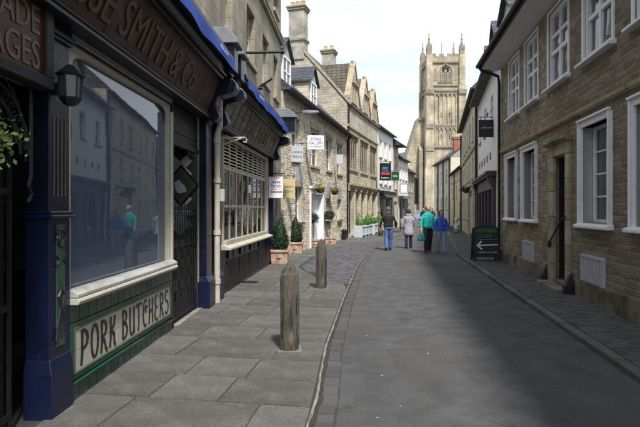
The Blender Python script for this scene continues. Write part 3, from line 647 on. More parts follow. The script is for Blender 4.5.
# lantern on the pilaster
lt = thing('wall_lantern', 'black metal lantern with glass panes fixed to the blue pilaster', 'lantern', (-2.28+.036*3.98+.15, 3.98, 2.47)); lt.scale = (.9,)*3
def hexr(r, z): return [(r*math.cos(R(30+60*i)), r*math.sin(R(30+60*i)), z) for i in range(6)]
cap = MB(); cap.loft([hexr(.115, .26), hexr(.125, .275), hexr(.06, .33), hexr(.03, .36)]); cap.build('lantern_cap', 'iron', lt)
MB().loft([hexr(.03, -.0), hexr(.06, .015), hexr(.09, .06), hexr(.095, .07)]).build('lantern_base', 'iron', lt)
MB().loft([hexr(.075, .07), hexr(.09, .26)]).build('lantern_glass', 'lamp_glass', lt)
m_ = MB()
for i in range(6): m_.tube([(.083*math.cos(R(30+60*i)), .083*math.sin(R(30+60*i)), .065), (.098*math.cos(R(30+60*i)), .098*math.sin(R(30+60*i)), .262)], .009, 5)
m_.build('lantern_bars', 'iron', lt)
m_ = MB(); m_.box(-.13, -.07, -.03, .03, .1, .2); m_.tube([(-.1, 0, .15), (-.04, 0, .06)], .012, 6); m_.build('wall_bracket', 'iron', lt)
# hanging plant by the alley
hp = thing('hanging_plant', 'yellow green trailing leaves hanging before the dark alley gate', 'plant', (-2.1, 3.18, 2.12))
m_ = MB(); leaves(m_, [(rnd.gauss(0, .07), rnd.gauss(0, .09), rnd.gauss(-.02, .085)) for _ in range(260)], .024); m_.build('leaves', 'leaf_bright', hp, stuff=True)
m_ = MB(); m_.tube([(-.2, 0, .1), (-.08, 0, .1), (0, 0, -.02)], .007, 5)
for i in range(7): m_.tube([(0, 0, 0), (rnd.gauss(0, .05), rnd.gauss(0, .06), rnd.uniform(-.12, .1))], .004, 4)
m_.build('stems', 'twig', hp)

# ================================================================== LEFT: SECOND SHOP (B), d 8.6 .. 17.3
mB = .071
loc, rz, nB = left_at(8.6, -2.58+.071*8.6, mB)
B = thing('shop_building', 'stone fronted shop with louvred cream window and navy stall riser', 'shop', loc, rz)
V = lambda d: (d-8.6)*nB
WB = V(17.3); bw0, bw1 = V(9.66), V(14.3)
upw = [(V(a_), V(b_)) for a_, b_ in ((9.9, 10.5), (11.85, 12.8), (13.9, 14.85), (15.75, 16.6))]
shell(B, 'ashlar', WB, 9.6, 7, [(bw0, bw1, .95, 3.1), (V(15.55), V(16.5), 0, 2.5)] + [(a_, b_, 5.25, 6.55) for a_, b_ in upw] + [(a_, b_, 8.0, 9.2) for a_, b_ in upw], .25, inner='interior_shop', it=1.0)
for a_, b_ in upw:
    window(B, a_+.02, b_-.02, 5.25, 6.55, .14, cols=2, rows=2, sill=(.1, .07, .12, 'stone_dressed'), fm='cream_paint'); window(B, a_+.02, b_-.02, 8.0, 9.2, .14, cols=2, rows=2, sill=(.1, .07, .12, 'stone_dressed'), fm='cream_paint')
m_ = MB(); m_.box(0, WB, -.09, .0, 7.3, 7.42); m_.box(0, WB, -.12, .0, 7.42, 7.5); m_.build('string_course', 'stone_dressed', B, bevel=.01)
m_ = MB(); m_.box(-7.6, WB, -.3, .05, 9.6, 9.75); m_.build('parapet', 'stone_dressed', B)
# window with louvres and eight lights
z0, z1 = .95, 3.1; wn = MB(); nl = 8; lw = (bw1-bw0)/nl
wn.box(bw0, bw0+.06, -.03, .08, z0, z1); wn.box(bw1-.06, bw1, -.08, .08, z0, z1); wn.box(bw0+.06, bw1-.06, -.078, .08, z1-.05, z1); wn.box(bw0+.06, bw1-.06, -.078, .08, z0, z0+.08)
wn.box(bw0+.06, bw1-.06, -.01, .02, 2.43, 2.49); wn.box(bw0+.06, bw1-.06, -.008, .02, 1.68, 1.725)
for i in range(1, nl): wn.box(bw0+i*lw-.022, bw0+i*lw+.022, -.012, .02, z0+.08, z1-.05)
wn = wn.build('window', 'cream_paint', B, bevel=.005)
for i in range(nl):
    a_, b_ = bw0+i*lw+.02, bw0+(i+1)*lw-.02
    for c_, d_ in ((z0+.06, 1.7), (1.71, 2.45)): MB().quad((a_,0,c_),(b_,0,c_),(b_,0,d_),(a_,0,d_)).build('pane', 'glass', wn, loc=(0,.01,0))
    for k in range(8): MB().prism([(-.008,2.5+k*.069),(-.002,2.5+k*.069),(.02,2.535+k*.069),(.014,2.535+k*.069)], 'x', a_, b_).build('louvre', 'cream_paint', wn)
MB().prism([(-.2,.86),(-.2,.9),(-.06,.95),(.05,.95),(.05,.86)], 'x', bw0-.1, bw1+.1).build('sill', 'cream_paint', wn, bevel=.006)
# things pinned up inside the window
for i, (xx, zz, w_, h_, mt) in enumerate([(.75, 1.4, .25, .35, 'sign_white'), (1.5, 1.9, .2, .5, 'grey_panel'), (2.3, 1.85, .3, .4, 'sign_white'), (2.9, 1.3, .26, .7, 'leaf_mid'), (3.6, 1.5, .3, .3, 'sign_cream'), (1.1, 1.95, .3, .2, 'sign_red')]):
    MB().box(bw0+xx, bw0+xx+w_, .2, .21, zz-h_/2, zz+h_/2).build('window_card', mt, B)
MB().box(V(8.95), V(15.3), -.06, .0, 0, .86).build('stall_riser', 'navy_paint', B)
pm = MB()
for i in range(5):
    a_ = V(9.75)+i*1.05; pm.box(a_, a_+.85, -.075, -.06, .1, .62)
    for q in range(2): MB().box(a_+.08+q*.4, a_+.4+q*.4, -.09, -.075, .66, .82).build('riser_panel', 'navy_paint', B, bevel=.01)
pm.build('riser_grille', 'black_timber', B)
console(B, V(8.85), V(9.15), box=(-.36, -.56))
console(B, V(14.85), V(15.25), y0=-.14, box=(-.4, -.78), nm='blue_paint')
vb = front_top(B, V(9.2), V(14.8), "JESSE SMITH", 'fascia_grey', 'pale_letter', .5, sx=.95)
text('lettering', 'JESSE SMITH', .085, 'valance_print', vb, (1.9, -.632, 3.95), sx=1.1)
for i in range(12): MB().prism([(-.131,3.2),(-.361,3.735),(-.363,3.735),(-.133,3.2)], 'x', V(9.5)+i*.42, V(9.5)+i*.42+.05).build('fascia_joint', 'black_timber', B)
# blue door past the shopfront
dr = MB(); dr.box(V(15.6), V(16.45), .1, .14, 0, 2.45); dr = dr.build('door', 'blue_paint', B)
MB().tube([(V(16.35), .06, 1.0), (V(16.35), .06, 1.12)], .012, 6).build('handle', 'alloy', dr)
m_ = MB()
for zz in (.2, 1.3): 
    for xx in (15.7, 16.07): m_.box(V(xx), V(xx+.3), .088, .1, zz, zz+.85)
m_.build('door_panel', 'navy_paint', dr, bevel=.01)
# rainwater pipe, alarm box, brackets, poles
pp = MB(); pp.tube([(V(8.72), -.17, -.0), (V(8.72), -.17, 2.95), (V(8.72), -.22, 3.1), (V(8.72), -.22, 3.75)], .05, 10); 
for z in (.35, 1.2, 2.1, 2.8): pp.tube([(V(8.72), -.17, z), (V(8.72), -.17, z+.08)], .064, 10)
pp.build('rain_pipe', 'pipe_cream', B, smooth=False)
MB().box(V(8.78), V(8.88), -.27, -.17, 1.78, 2.0).build('meter_box', 'grey_panel', B, bevel=.01)
m_ = MB(); m_.tube([(V(9.0), -.1, 2.78), (V(9.0), -.55, 2.92)], .014, 6); m_.tube([(V(9.0), -.1, 2.93), (V(9.0), -.6, 2.93), (V(9.0), -.63, 2.9), (V(9.0), -.62, 2.84), (V(9.0), -.57, 2.85)], .014, 6); m_.build('sign_bracket', 'pipe_cream', B)
m_ = MB(); m_.tube([(V(11.15), .02, 5.13), (V(11.15), -.95, 5.13)], .03, 8); m_.tube([(V(11.15), -.93, 5.13), (V(11.15), -1.0, 5.13)], .045, 8); m_.build('iron_pole', 'iron', B)
m_ = MB(); m_.tube([(V(13.2), .02, 4.83), (V(13.2), -.38, 5.08)], .03, 8); m_.tube([(V(13.2), .02, 4.83), (V(13.2), -.12, 4.83)], .045, 8); m_.build('flag_pole', 'iron', B)
rf = MB(); rf.prism([(-.15,9.75),(3.4,12.2),(6.9,9.6)], 'x', -7.55, WB-.05); rf.build('roof', 'stone_slate', B)

# ================================================================== LEFT: GALLERY HOUSE (G), d 17.3 .. 28.4
loc, rz, nG = left_at(17.3, -5.71+.255*17.3, .255)
G = thing('gallery_house', 'low rubble stone house with slate roof and white dormers', 'house', loc, rz)
V = lambda d: (d-17.3)*nG
WG = V(28.4)
gw_up = [(V(18.3), V(19.2)), (V(20.85), V(22.2)), (V(23.5), V(24.65)), (V(25.8), V(27.0))]
gw_dn = [(V(18.75), V(19.6), 1.15, 2.5), (V(23.5), V(24.3), 1.1, 2.15), (V(25.9), V(26.8), 1.1, 2.15)]
holes = [(a_, b_, 3.5, 5.05) for a_, b_ in gw_up] + gw_dn + [(V(20.7), V(22.9), 0, 2.5)]
wl = shell(G, 'rubble_joint', WG, 5.85, 6.5, holes, .25)
m_ = MB()
for r_ in course_rects(WG, 0, 5.85, [(h[0]-.02, h[1]+.02, h[2]-.12, h[3]+.22) for h in holes], (.065, .13), (.1, .32)): m_.stone(r_[0]+.004, r_[1]-.004, r_[2]+.004, r_[3]-.004, .004, rnd.uniform(.006, .018), .009, .005)
m_.build('stone', 'rubble', wl, stuff=True)
for a_, b_ in gw_up: window(G, a_, b_, 3.5, 5.05, .12, cols=2, rows=3, sill=(.08, .07, .11, 'stone_dressed'), head=(.1, .06, .2, 'stone_dressed'))
for h in gw_dn:
    window(G, *h, .14, cols=2, rows=2, sill=(.08, .12, .1, 'plinth'), head=(.06, .03, .2, 'stone_dressed'))
    MB().box(h[0]-.02, h[1]+.02, -.03, .0, h[3]-.0+.21, h[3]+.75).build('sign_board', 'grey_panel', G) if h[0] > 5 or True else None
dw = MB(); xa, xb = V(20.7), V(22.9)
dw.box(xa, xa+.12, -.06, .3, 0, 2.5); dw.box(xb-.12, xb, -.06, .3, 0, 2.5); dw.box(xa+.12, xb-.12, -.058, .3, 2.3, 2.5); dw.box(xa-.05, xb+.05, -.12, .02, 2.5, 2.6); dr = dw.build('door_surround', 'white_paint', G, bevel=.01)
m_ = MB(); m_.box(xa+.12, xb-.12, .2, .24, 0, 2.3); dd = m_.build('door', 'white_paint', G)
m_ = MB()
for i in range(2):
    for zz, h_ in ((.15, .75), (1.05, 1.05)): m_.box(xa+.3+i*.95, xa+1.05+i*.95, .188, .2, zz, zz+h_)
m_.build('door_panel', 'white_paint', dd, bevel=.02)
MB().tube([(xb-.3, .15, 1.0), (xb-.3, .15, 1.15)], .02, 6).build('handle', 'iron', dd)
# roof with dormers, gutter, downpipe
rf = MB(); rf.prism([(-.3,5.78),(-.3,5.86),(3.0,8.9),(6.6,5.86),(6.6,5.78)], 'x', -.02, WG+.02); roof = rf.build('roof', 'blue_slate', G)
MB().tube([(0, -.36, 5.78), (WG-.1, -.36, 5.78)], .06, 8).build('gutter', 'iron', G)
MB().tube([(WG-.12, -.33, 5.75), (WG-.12, -.06, 5.55), (WG-.12, -.06, .02)], .045, 8).build('downpipe', 'iron', G)
for dc in (17.95, 21.6):
    a_, b_ = V(dc)-.62, V(dc)+.62
    m_ = MB(); m_.prism([(a_, 5.95), (a_, 7.1), ((a_+b_)/2, 7.72), (b_, 7.1), (b_, 5.95)], 'y', .12, 2.3); dor = m_.build('dormer', 'cream_stone', G)
    window(dor, a_+.14, b_-.14, 6.0, 7.1, .05, cols=2, rows=2, fw=.09, bw=.06)
    m_ = MB(); xm = (a_+b_)/2
    for s_, xe in ((1, a_-.1), (-1, b_+.1)): m_.add([(xe, -.02, 7.02), (xm, -.02, 7.76), (xm, 2.4, 7.76), (xe, 2.4, 7.02), (xe, -.02, 7.09), (xm, -.02, 7.83), (xm, 2.4, 7.83), (xe, 2.4, 7.09)], [(0,1,2,3),(4,5,6,7),(0,1,5,4),(1,2,6,5),(2,3,7,6),(3,0,4,7)])
    m_.build('dormer_roof', 'blue_slate', dor)
    MB().prism([(a_+.0, 7.1), (xm, 7.7), (b_-.0, 7.1)], 'y', .09, .118).build('dormer_gable', 'cream_paint', dor)

# hanging signs (face down the street)
def hang_sign(name, label, cat, X, d, z0, z1, x0, x1, mat, bracket, group=None, rotz=0.):
    t = thing(name, label, cat, (X, d, z0), rotz, group); w_ = x1-x0
    MB().box(x0-X, x1-X, -.015, .015, 0, z1-z0).build('board', mat, t, bevel=.003)
    if bracket:
        m_ = MB(); zt = z1-z0+.1; m_.tube([(bracket, 0, zt), (x1-X+.05, 0, zt)], .016, 6); m_.tube([(bracket, 0, zt+.28), (bracket*.5+(x0-X)*.5, 0, zt+.02)], .01, 6)
        for q in (x0-X+.05, x1-X-.05): m_.tube([(q, 0, zt), (q, 0, z1-z0-.01)], .008, 5)
        m_.build('bracket', 'iron', t)
    return t
def smudge(parent, xs, z, y, w_, h_, mat, n):
    m_ = MB()
    for i in range(n): m_.box(xs+i*w_/n, xs+i*w_/n+w_/n*rnd.uniform(.4, .75), y-.002, y, z, z+h_*rnd.uniform(.6, 1))
    m_.build('small_print', mat, parent)
s1 = hang_sign('hanging_sign', 'white gallery sign with navy lettering hung from an iron bracket', 'sign', -.16, 19.9, 4.02, 4.58, -.5, .16, 'sign_white', -.48, 'signs hung over the left pavement', .12)
text('lettering', 'STAG', .15, 'ink_navy', s1, (.0, -.018, .4), sx=1.15); text('lettering', 'GALLERY', .15, 'ink_navy', s1, (.0, -.018, .25), sx=.95); smudge(s1, -.26, .09, -.016, .52, .05, 'ink_grey', 9)
s2 = hang_sign('hanging_sign', 'pale grey bistro sign with grey script beside the blue console', 'sign', -.78, 16.9, 3.24, 3.78, -.97, -.57, 'sign_grey', -.55, 'signs hung over the left pavement', .15)
text('lettering', "Jesse's", .13, 'ink_grey', s2, (.01, -.018, .34)); text('lettering', 'Bistro', .13, 'ink_grey', s2, (.01, -.018, .18))
s3 = hang_sign('hanging_sign', 'white sign with navy lettering and a magenta bar at the shop end', 'sign', -1.3, 14.6, 1.97, 2.59, -1.5, -1.08, 'sign_white', -.25, 'signs hung over the left pavement')
text('lettering', 'Jesse', .13, 'ink_navy', s3, (.02, -.018, .47)); text('lettering', 'Smith', .13, 'ink_navy', s3, (.02, -.018, .35)); MB().box(-.15, .2, -.018, -.015, .16, .195).build('magenta_bar', 'ink_magenta', s3); smudge(s3, -.14, .57, -.016, .3, .04, 'ink_magenta', 7); smudge(s3, -.14, .25, -.016, .3, .03, 'ink_grey', 9)
s4 = hang_sign('hanging_sign', 'cream bistro sign with brown script lettering', 'sign', -1.03, 16.6, 2.02, 2.65, -1.24, -.83, 'sign_cream', -.4, 'signs hung over the left pavement')
text('lettering', "Jesse's", .12, 'ink_brown', s4, (.0, -.018, .38)); text('lettering', 'Bistro', .12, 'ink_brown', s4, (.0, -.018, .22))
# street lamp bracket and oval plaque, hanging baskets
def at_G(dd, o): 
    X = -5.71+.255*dd; n = 1/nG; return (X+o*n, dd-.255*o*n)
x_, y_ = at_G(18.2, 0)
lm = thing('street_lamp', 'grey street lamp on an arm from the gallery wall', 'lamp', (x_, y_, 5.0), rz)
m_ = MB(); m_.tube([(0, 0, .1), (0, -.5, .15)], .02, 6); m_.box(-.05, .05, -.03, 0, 0, .25); m_.build('arm', 'iron', lm)
MB().loft([[(-.09,-.45,.1),(.09,-.45,.1),(.09,-.45,.2),(-.09,-.45,.2)], [(-.13,-.75,.08),(.13,-.75,.08),(.1,-.75,.2),(-.1,-.75,.2)], [(-.09,-1.05,.1),(.09,-1.05,.1),(.07,-1.05,.17),(-.07,-1.05,.17)]]).build('lamp_head', 'lead', lm, bevel=.02)
x_, y_ = at_G(24.9, .35)
pq = hang_sign('hanging_sign', 'small white oval plaque hung between gallery windows', 'sign', x_, y_, 3.9, 4.35, x_-.16, x_+.16, 'sign_grey', -.33, 'signs hung over the left pavement')
for i, (dd, lab) in enumerate([(21.3, 'hanging basket of yellow flowers over the white door'), (24.0, 'hanging basket of orange flowers past the white door')]):
    x_, y_ = at_G(dd, .3); hb = thing('hanging_basket', lab, 'hanging basket', (x_, y_, 2.32))
    MB().lathe([(.04, -.0), (.13, .05), (.18, .14), (.19, .2)], n=12).build('basket', 'twig', hb)
    m_ = MB(); leaves(m_, [(rnd.gauss(0, .13), rnd.gauss(0, .13), .22+rnd.gauss(0, .07)) for _ in range(160)], .045); m_.build('leaves', 'leaf_mid', hb, stuff=True)
    m_ = MB(); leaves(m_, [(rnd.gauss(0, .13), rnd.gauss(0, .13), .26+rnd.gauss(0, .06)) for _ in range(90)], .035); m_.build('flowers', 'flower_yellow' if not i else 'flower_red', hb, stuff=True)
    m_ = MB(); m_.tube([(-.3, .08, .55), (0, 0, .6), (0, 0, .2)], .008, 5); m_.build('chain', 'iron', hb)
# topiary cones in terracotta tubs, small standard trees
def tub(t, w_, h_):
    m_ = MB(); m_.lathe([(w_*.43, 0), (w_*.47, h_*.8), (w_*.52, h_*.82), (w_*.52, h_), (w_*.45, h_), (w_*.45, h_*.93)], sq=True); m_.build('tub', 'terracotta', t, bevel=.012)
    MB().box(-w_*.44, w_*.44, -w_*.44, w_*.44, h_*.9, h_*.94).build('soil', 'soil', t)
    m_ = MB()
    for s_ in (-1, 1): m_.lathe([(.004, h_*.4-.04), (.045, h_*.4), (.004, h_*.4+.04)], 0, 0, 8)
    m_ = MB(); m_.tube([(-.07, -w_*.465, h_*.5), (0, -w_*.48, h_*.4), (.07, -w_*.465, h_*.5)], .014, 6); m_.lathe([(.002, h_*.42), (.04, h_*.46), (.002, h_*.5)], 0, -w_*.46, 8); m_.build('tub_swag', 'terracotta', t)
def cone_pts(n, h_, r_, z0, rag=.02):
    o = []
    for _ in range(n):
        u = 1-math.sqrt(rnd.random()); a_ = rnd.uniform(0, 6.283)
        prof = math.sin(math.pi*min(1, .5+(u*.5)))**.8*(1-u**2.2)+.0
        rr = r_*min(1, (.75+u*1.6))*(1-u**1.7)
        rr = rr*rnd.uniform(.82, 1.04)+rnd.gauss(0, rag); o.append((rr*math.cos(a_), rr*math.sin(a_), z0+u*h_+rnd.gauss(0, rag*.6)))
    return o
def topiary(label, X, d, w_, hp, hc, rc, n=2600):
    t = thing('topiary_cone', label, 'potted shrub', (X, d, .02), rnd.uniform(-.1, .1), 'clipped cones in terracotta tubs'); tub(t, w_, hp)
    z0 = hp+.02
    MB().lathe([(rc*.6, z0), (rc*.85, z0+hc*.15), (rc*.8, z0+hc*.35), (rc*.5, z0+hc*.65), (rc*.2, z0+hc*.86), (.01, z0+hc*.95)], n=12).build('inner_growth', 'leaf_dark', t)
    m_ = MB(); leaves(m_, cone_pts(n, hc, rc, z0), .026); m_.build('foliage', 'leaf_dark', t, stuff=True)
    MB().tube([(0, 0, hp*.9), (0, 0, z0+.1)], .03, 6).build('stem', 'twig', t)
topiary('clipped green cone in terracotta tub beside the blue shop pilaster', -1.2, 14.95, .54, .43, .95, .27)
topiary('clipped green cone in terracotta tub below the cream bistro sign', -.9, 18.35, .56, .43, .92, .27)
def standard(label, X, d, stem):
    t = thing('standard_tree', label, 'potted tree', (X, d, .02), .25, 'ball topped trees by the white door'); tub(t, .55, .32)
    MB().tube([(0, 0, .3), (.01, 0, .6), (0, .01, stem)], .018, 6).build('stem', 'twig', t)
    m_ = MB(); pts = []
    for _ in range(900):
        v = Vector((rnd.gauss(0,1), rnd.gauss(0,1), rnd.gauss(0,1))).normalized()*.25*rnd.uniform(.55, 1.08); pts.append((v.x, v.y, stem+.12+v.z*.85))
    leaves(m_, pts, .032); m_.build('foliage', 'leaf_dark', t, stuff=True)
standard('ball topped tree in low terracotta tub, left of the white door', -.3, 21.6, 1.12); standard('ball topped tree in low terracotta tub, right of the white door', .42, 23.1, 1.22)
x_, y_ = at_G(26.7, .2)
wb = thing('waste_bin', 'small black cylinder bin against the rubble wall', 'bin', (x_, y_, .02)); MB().lathe([(.12, 0), (.14, .4), (.16, .41), (.16, .5), (.13, .5)], n=14).build('bin_body', 'iron', wb); MB().lathe([(.13, .5), (.08, .56), (.01, .57)], n=14).build('bin_lid', 'iron', wb)

# ================================================================== LEFT: GABLED TUDOR HOUSE (T), d 28.4 .. 37
loc, rz, nT = left_at(28.4, -7.44+.316*28.4, .316)
T = thing('gabled_house', 'tall old stone house with three street gables and mullioned windows', 'house', loc, rz)
V = lambda d: (d-28.4)*nT
WT = V(37.0); EZ = 7.7
gf = [(.35, 1.5, .1, 2.75), (2.0, 2.95, 0, 2.75), (3.5, 4.7, .1, 2.75), (5.3, 6.3, 0, 2.75), (6.9, 8.3, .1, 2.75)]
ff = [(.5, 2.6, 4.0, 6.0), (3.4, 5.6, 4.0, 6.0), (6.4, 8.5, 4.0, 6.0)]
shell(T, 'tudor_stone', WT, EZ, 6.0, gf+ff, .25)
for i, h in enumerate(ff):
    window(T, *h, .03, 'stone_dressed', 4, 1, .1, .13, .05, panes=True, name='mullioned_window', sill=(.1, .07, .12, 'stone_dressed'), head=(.12, .09, .12, 'stone_dressed'))
for i, h in enumerate(gf):
    if h[2] > .05: window(T, *h, .12, 'cream_paint', 2, 2, .07, .05)
    else:
        dr = MB().box(h[0], h[1], .12, .17, 0, 2.75).build('door', 'stone_post', T); MB().tube([(h[0]+.12, .09, 1.0), (h[0]+.12, .09, 1.15)], .02, 6).build('handle', 'iron', dr)
        m_ = MB(); m_.box(h[0]+.15, h[1]-.15, .1, .12, .3, 1.1); m_.box(h[0]+.15, h[1]-.15, .1, .12, 1.3, 2.4); m_.build('door_panel', 'stone_post', dr, bevel=.02)
for xx in (.17, 1.75, 3.22, 5.0, 6.6, 8.55):
    m_ = MB(); m_.box(xx-.13, xx+.13, -.08, .02, .25, 2.7); m_.box(xx-.17, xx+.17, -.12, .02, 0, .25); m_.box(xx-.17, xx+.17, -.12, .02, 2.7, 2.85); m_.build('pilaster', 'cream_stone', T, bevel=.012)
m_ = MB(); m_.box(0, WT, -.14, .0, 2.86, 3.0); m_.box(0, WT, -.2, .0, 3.0, 3.12); m_.build('shop_cornice', 'stone_dressed', T, bevel=.012)
m_ = MB(); m_.box(0, WT, -.1, .0, 6.35, 6.5); m_.build('string_course', 'stone_dressed', T, bevel=.012)
# main roof with gable end towards the low house, three cross gables
m_ = MB(); m_.prism([(.0, 7.7), (2.95, 11.15), (6.0, 7.7)], 'x', 0, .3); m_.build('gable_wall', 'gable_stone', T)
m_ = MB(); m_.prism([(-.12, 7.62), (-.12, 7.78), (2.95, 11.35), (6.1, 7.78), (6.1, 7.62)], 'x', .18, WT+.05); m_.build('roof', 'stone_slate', T)
m_ = MB(); m_.prism([(-.2, 7.55), (-.2, 7.75), (2.95, 11.4), (2.95, 11.2)], 'x', -.06, .2); m_.build('coping', 'stone_dressed', T)
for k, (dc, za) in enumerate(((30.0, 10.3), (33.0, 10.15), (35.7, 10.0))):
    xm = V(dc); hw = 1.3
    m_ = MB(); m_.prism([(xm-hw, 7.5), (xm-hw, 8.1), (xm, za), (xm+hw, 8.1), (xm+hw, 7.5)], 'y', -.03, .25); gb = m_.build('gable', 'tudor_stone', T)
    m_ = MB()
    for s_ in (-1, 1): m_.add([(xm+s_*(hw+.12), .2, 7.95), (xm, .2, za+.12), (xm, 3.0, za+.12), (xm+s_*(hw+.12), 3.0, 7.95), (xm+s_*(hw+.12), .2, 7.83), (xm, .2, za), (xm, 3.0, za), (xm+s_*(hw+.12), 3.0, 7.83)], [(0,1,2,3),(4,5,6,7),(0,1,5,4),(1,2,6,5),(2,3,7,6),(3,0,4,7)])
    m_.build('gable_roof', 'stone_slate', gb)
    m_ = MB()
    for s_ in (-1, 1): m_.add([(xm+s_*(hw+.1), y_, z_) for y_, z_ in ((-.1, 8.02), (.24, 8.02), (.24, 8.2), (-.1, 8.2))]+[(xm, y_, z_) for y_, z_ in ((-.1, za), (.24, za), (.24, za+.2), (-.1, za+.2))], [(0,1,2,3),(4,5,6,7),(0,1,5,4),(1,2,6,5),(2,3,7,6),(3,0,4,7)])
    m_.lathe([(.1, za+.1), (.11, za+.22), (.05, za+.27), (.03, za+.32)], xm, .08, 8); m_.build('gable_coping', 'stone_dressed', gb)
    window(gb, xm-.62, xm+.62, 7.9, 9.05, -.09, 'stone_dressed', 3, 1, .09, .12, .1, name='mullioned_window', head=(.1, .16, .1, 'stone_dressed'))
def chimney(parent, x, y, w_, d_, z0, z1, pots, mat='chimney_render', band=None):
    m_ = MB(); m_.box(x-w_/2, x+w_/2, y-d_/2, y+d_/2, z0, z1); ch = m_.build('chimney', mat, parent, bevel=.02)
    m_ = MB(); m_.box(x-w_/2-.07, x+w_/2+.07, y-d_/2-.07, y+d_/2+.07, z1, z1+.14); m_.box(x-w_/2-.12, x+w_/2+.12, y-d_/2-.12, y+d_/2+.12, z1+.14, z1+.26)
    if band: MB().box(x-w_/2-.08, x+w_/2+.08, y-d_/2-.08, y+d_/2+.08, band, band+.14).build('chimney_band', 'stone_back', ch)
    m_.build('chimney_cap', 'stone_back', ch, bevel=.02)
    for i in range(pots):
        yy = y+(i-(pots-1)/2)*d_/max(pots, 1); MB().lathe([(.13, z1+.26), (.11, z1+.55), (.13, z1+.56), (.13, z1+.62), (.1, z1+.62)], x, yy, 12).build('chimney_pot', 'pot_clay', ch)
chimney(T, .3, 3.05, .75, .95, 10.4, 13.3, 3, band=11.5)
chimney(T, V(34.6), 3.0, .75, .85, 10.6, 12.6, 2)
MB().tube([(.1, -.25, 7.6), (.1, -.08, 7.3), (.1, -.08, .05)], .05, 8).build('downpipe', 'iron', T)
def at_T(dd, o):
    X = -7.44+.316*dd; return (X+o/nT, dd-.316*o/nT)
# pale blue troughs with clipped box
ball = []; 
def shrub(label, X, Y, z, h_, r_, round_):
    t = thing('box_shrub', label, 'shrub', (X, Y, z), 0, 'clipped box in the pale blue troughs'); m_ = MB(); pts = []
    for _ in range(500):
        if round_:
            v = Vector((rnd.gauss(0,1), rnd.gauss(0,1), rnd.gauss(0,1))).normalized()*rnd.uniform(.7, 1.05); pts.append((v.x*r_, v.y*r_, h_/2+v.z*h_/2))
        else: pts = cone_pts(500, h_, r_, 0); break
    leaves(m_, pts, .035); m_.build('foliage', 'leaf_mid', t, stuff=True)
    MB().lathe([(r_*.5, 0), (r_*.8, h_*.3), (r_*.7, h_*.55), (r_*.2, h_*.85)], n=10).build('inner_growth', 'leaf_mid', t); MB().tube([(0, 0, -.02), (0, 0, .1)], .03, 6).build('stem', 'twig', t)
for k, (da, db, where) in enumerate(((28.75, 31.6, 'trough by the black downpipe'), (32.2, 35.4, 'trough by the white corner'))):
    x_, y_ = at_T((da+db)/2, .55); L_ = (db-da)*nT
    t = thing('planter_trough', 'pale blue panelled trough planter, the ' + where, 'planter', (x_, y_, .02), rz, 'pale blue troughs along the stone house')
    MB().box(-L_/2+.04, L_/2-.04, -.23, .23, .08, .62).build('trough_body', 'planter_blue', t)
    for q in range(4):
        xx = -L_/2+.06+q*(L_-.12)/3; MB().box(xx-.06, xx+.06, -.26, .26, 0, .68).build('trough_post', 'planter_blue', t, bevel=.01)
    m_ = MB(); m_.box(-L_/2, L_/2, -.27, -.21, .58, .66); m_.box(-L_/2, L_/2, .21, .27, .58, .66); m_.box(-L_/2+.1, L_/2-.1, -.25, -.23, .1, .18); m_.build('trough_rim', 'planter_blue', t, bevel=.008)
    MB().box(-L_/2+.05, L_/2-.05, -.21, .21, .6, .63).build('soil', 'soil', t)
    for q, (f_, rd) in enumerate(((.12, 0), (.38, 1), (.62, 1), (.88, 0))):
        x_, y_ = at_T(da+(db-da)*f_, .55)
        shrub(('clipped round box shrub mid %s, beside its %s cone' if rd else 'clipped upright box cone in the %s, at its %s end') % (where, 'downpipe side' if f_ < .5 else 'church side'), x_, y_, .65, .42 if rd else .78, .3 if rd else .23, rd)

# ================================================================== LEFT: FURTHER HOUSES
def simple_house(name, label, d0, d1, X0, m, mat, H, wins, extras=None, roofm='stone_slate', side='L', D=6, ridge=2.6, eave=.25, fm='white_paint', panes=True, cols=2, rows=2, sillm='stone_dressed'):
    loc, rz_, n = left_at(d0, X0, m) if side == 'L' else right_at(d1, X0+m*(d1-d0), m)
    h = thing(name, label, 'house', loc, rz_); W_ = (d1-d0)*n
    shell(h, mat, W_, H, D, wins, .22)
    for q in wins: window(h, *q, .1, fm, cols, rows, .06, .04, panes=panes, sill=(.06, .06, .09, sillm))
    m_ = MB(); m_.prism([(-eave, H-.12), (-eave, H+.0), (D/2, H+ridge), (D+eave, H), (D+eave, H-.12)], 'x', .01, W_-.01); m_.build('roof', roofm, h)
    MB().tube([(0.02, -eave-.05, H-.1), (W_-.02, -eave-.05, H-.1)], .06, 8).build('gutter', 'iron', h)
    return h, W_, n, rz_
XL2 = lambda d: -9.07+.36*d
Wh, WW, nW, rzW = simple_house('white_house', 'white rendered house with black signs and dark shop awning', 37.02, 42.4, XL2(37.02), .36, 'white_render', 7.8,
    [(.7+i*1.7, 1.4+i*1.7, 5.6, 6.9) for i in range(3)] + [(.7+i*1.7, 1.4+i*1.7, 3.6, 4.5) for i in range(3)], fm='white_paint')
m_ = MB(); m_.box(.5, WW-.2, -.35, .0, 2.75, 3.05); m_.prism([(-.6, 2.55), (-.35, 2.75), (0, 2.75), (0, 2.6)], 'x', .5, WW-.2); m_.build('shop_awning', 'black_paint', Wh)
m_ = MB(); m_.box(.9, 2.5, -.04, 0, .3, 2.5); m_.box(2.9, 3.7, -.04, 0, 0, 2.5); m_.box(4.0, 5.3, -.04, 0, .3, 2.5); sf = m_.build('shopfront', 'sign_green', Wh)
for a_, b_ in ((1.0, 2.4), (4.1, 5.2)): MB().box(a_, b_, -.05, -.041, .5, 2.4).build('pane', 'glass', sf)
MB().box(-.02, .45, -.03, 0, 1.35, 1.5).build('red_band', 'ink_red', Wh)
lt_ = text('lettering', 'A N T I Q U E', .3, 'black_paint', Wh, (2.6, -.006, 3.3)) if False else None
m_ = MB()
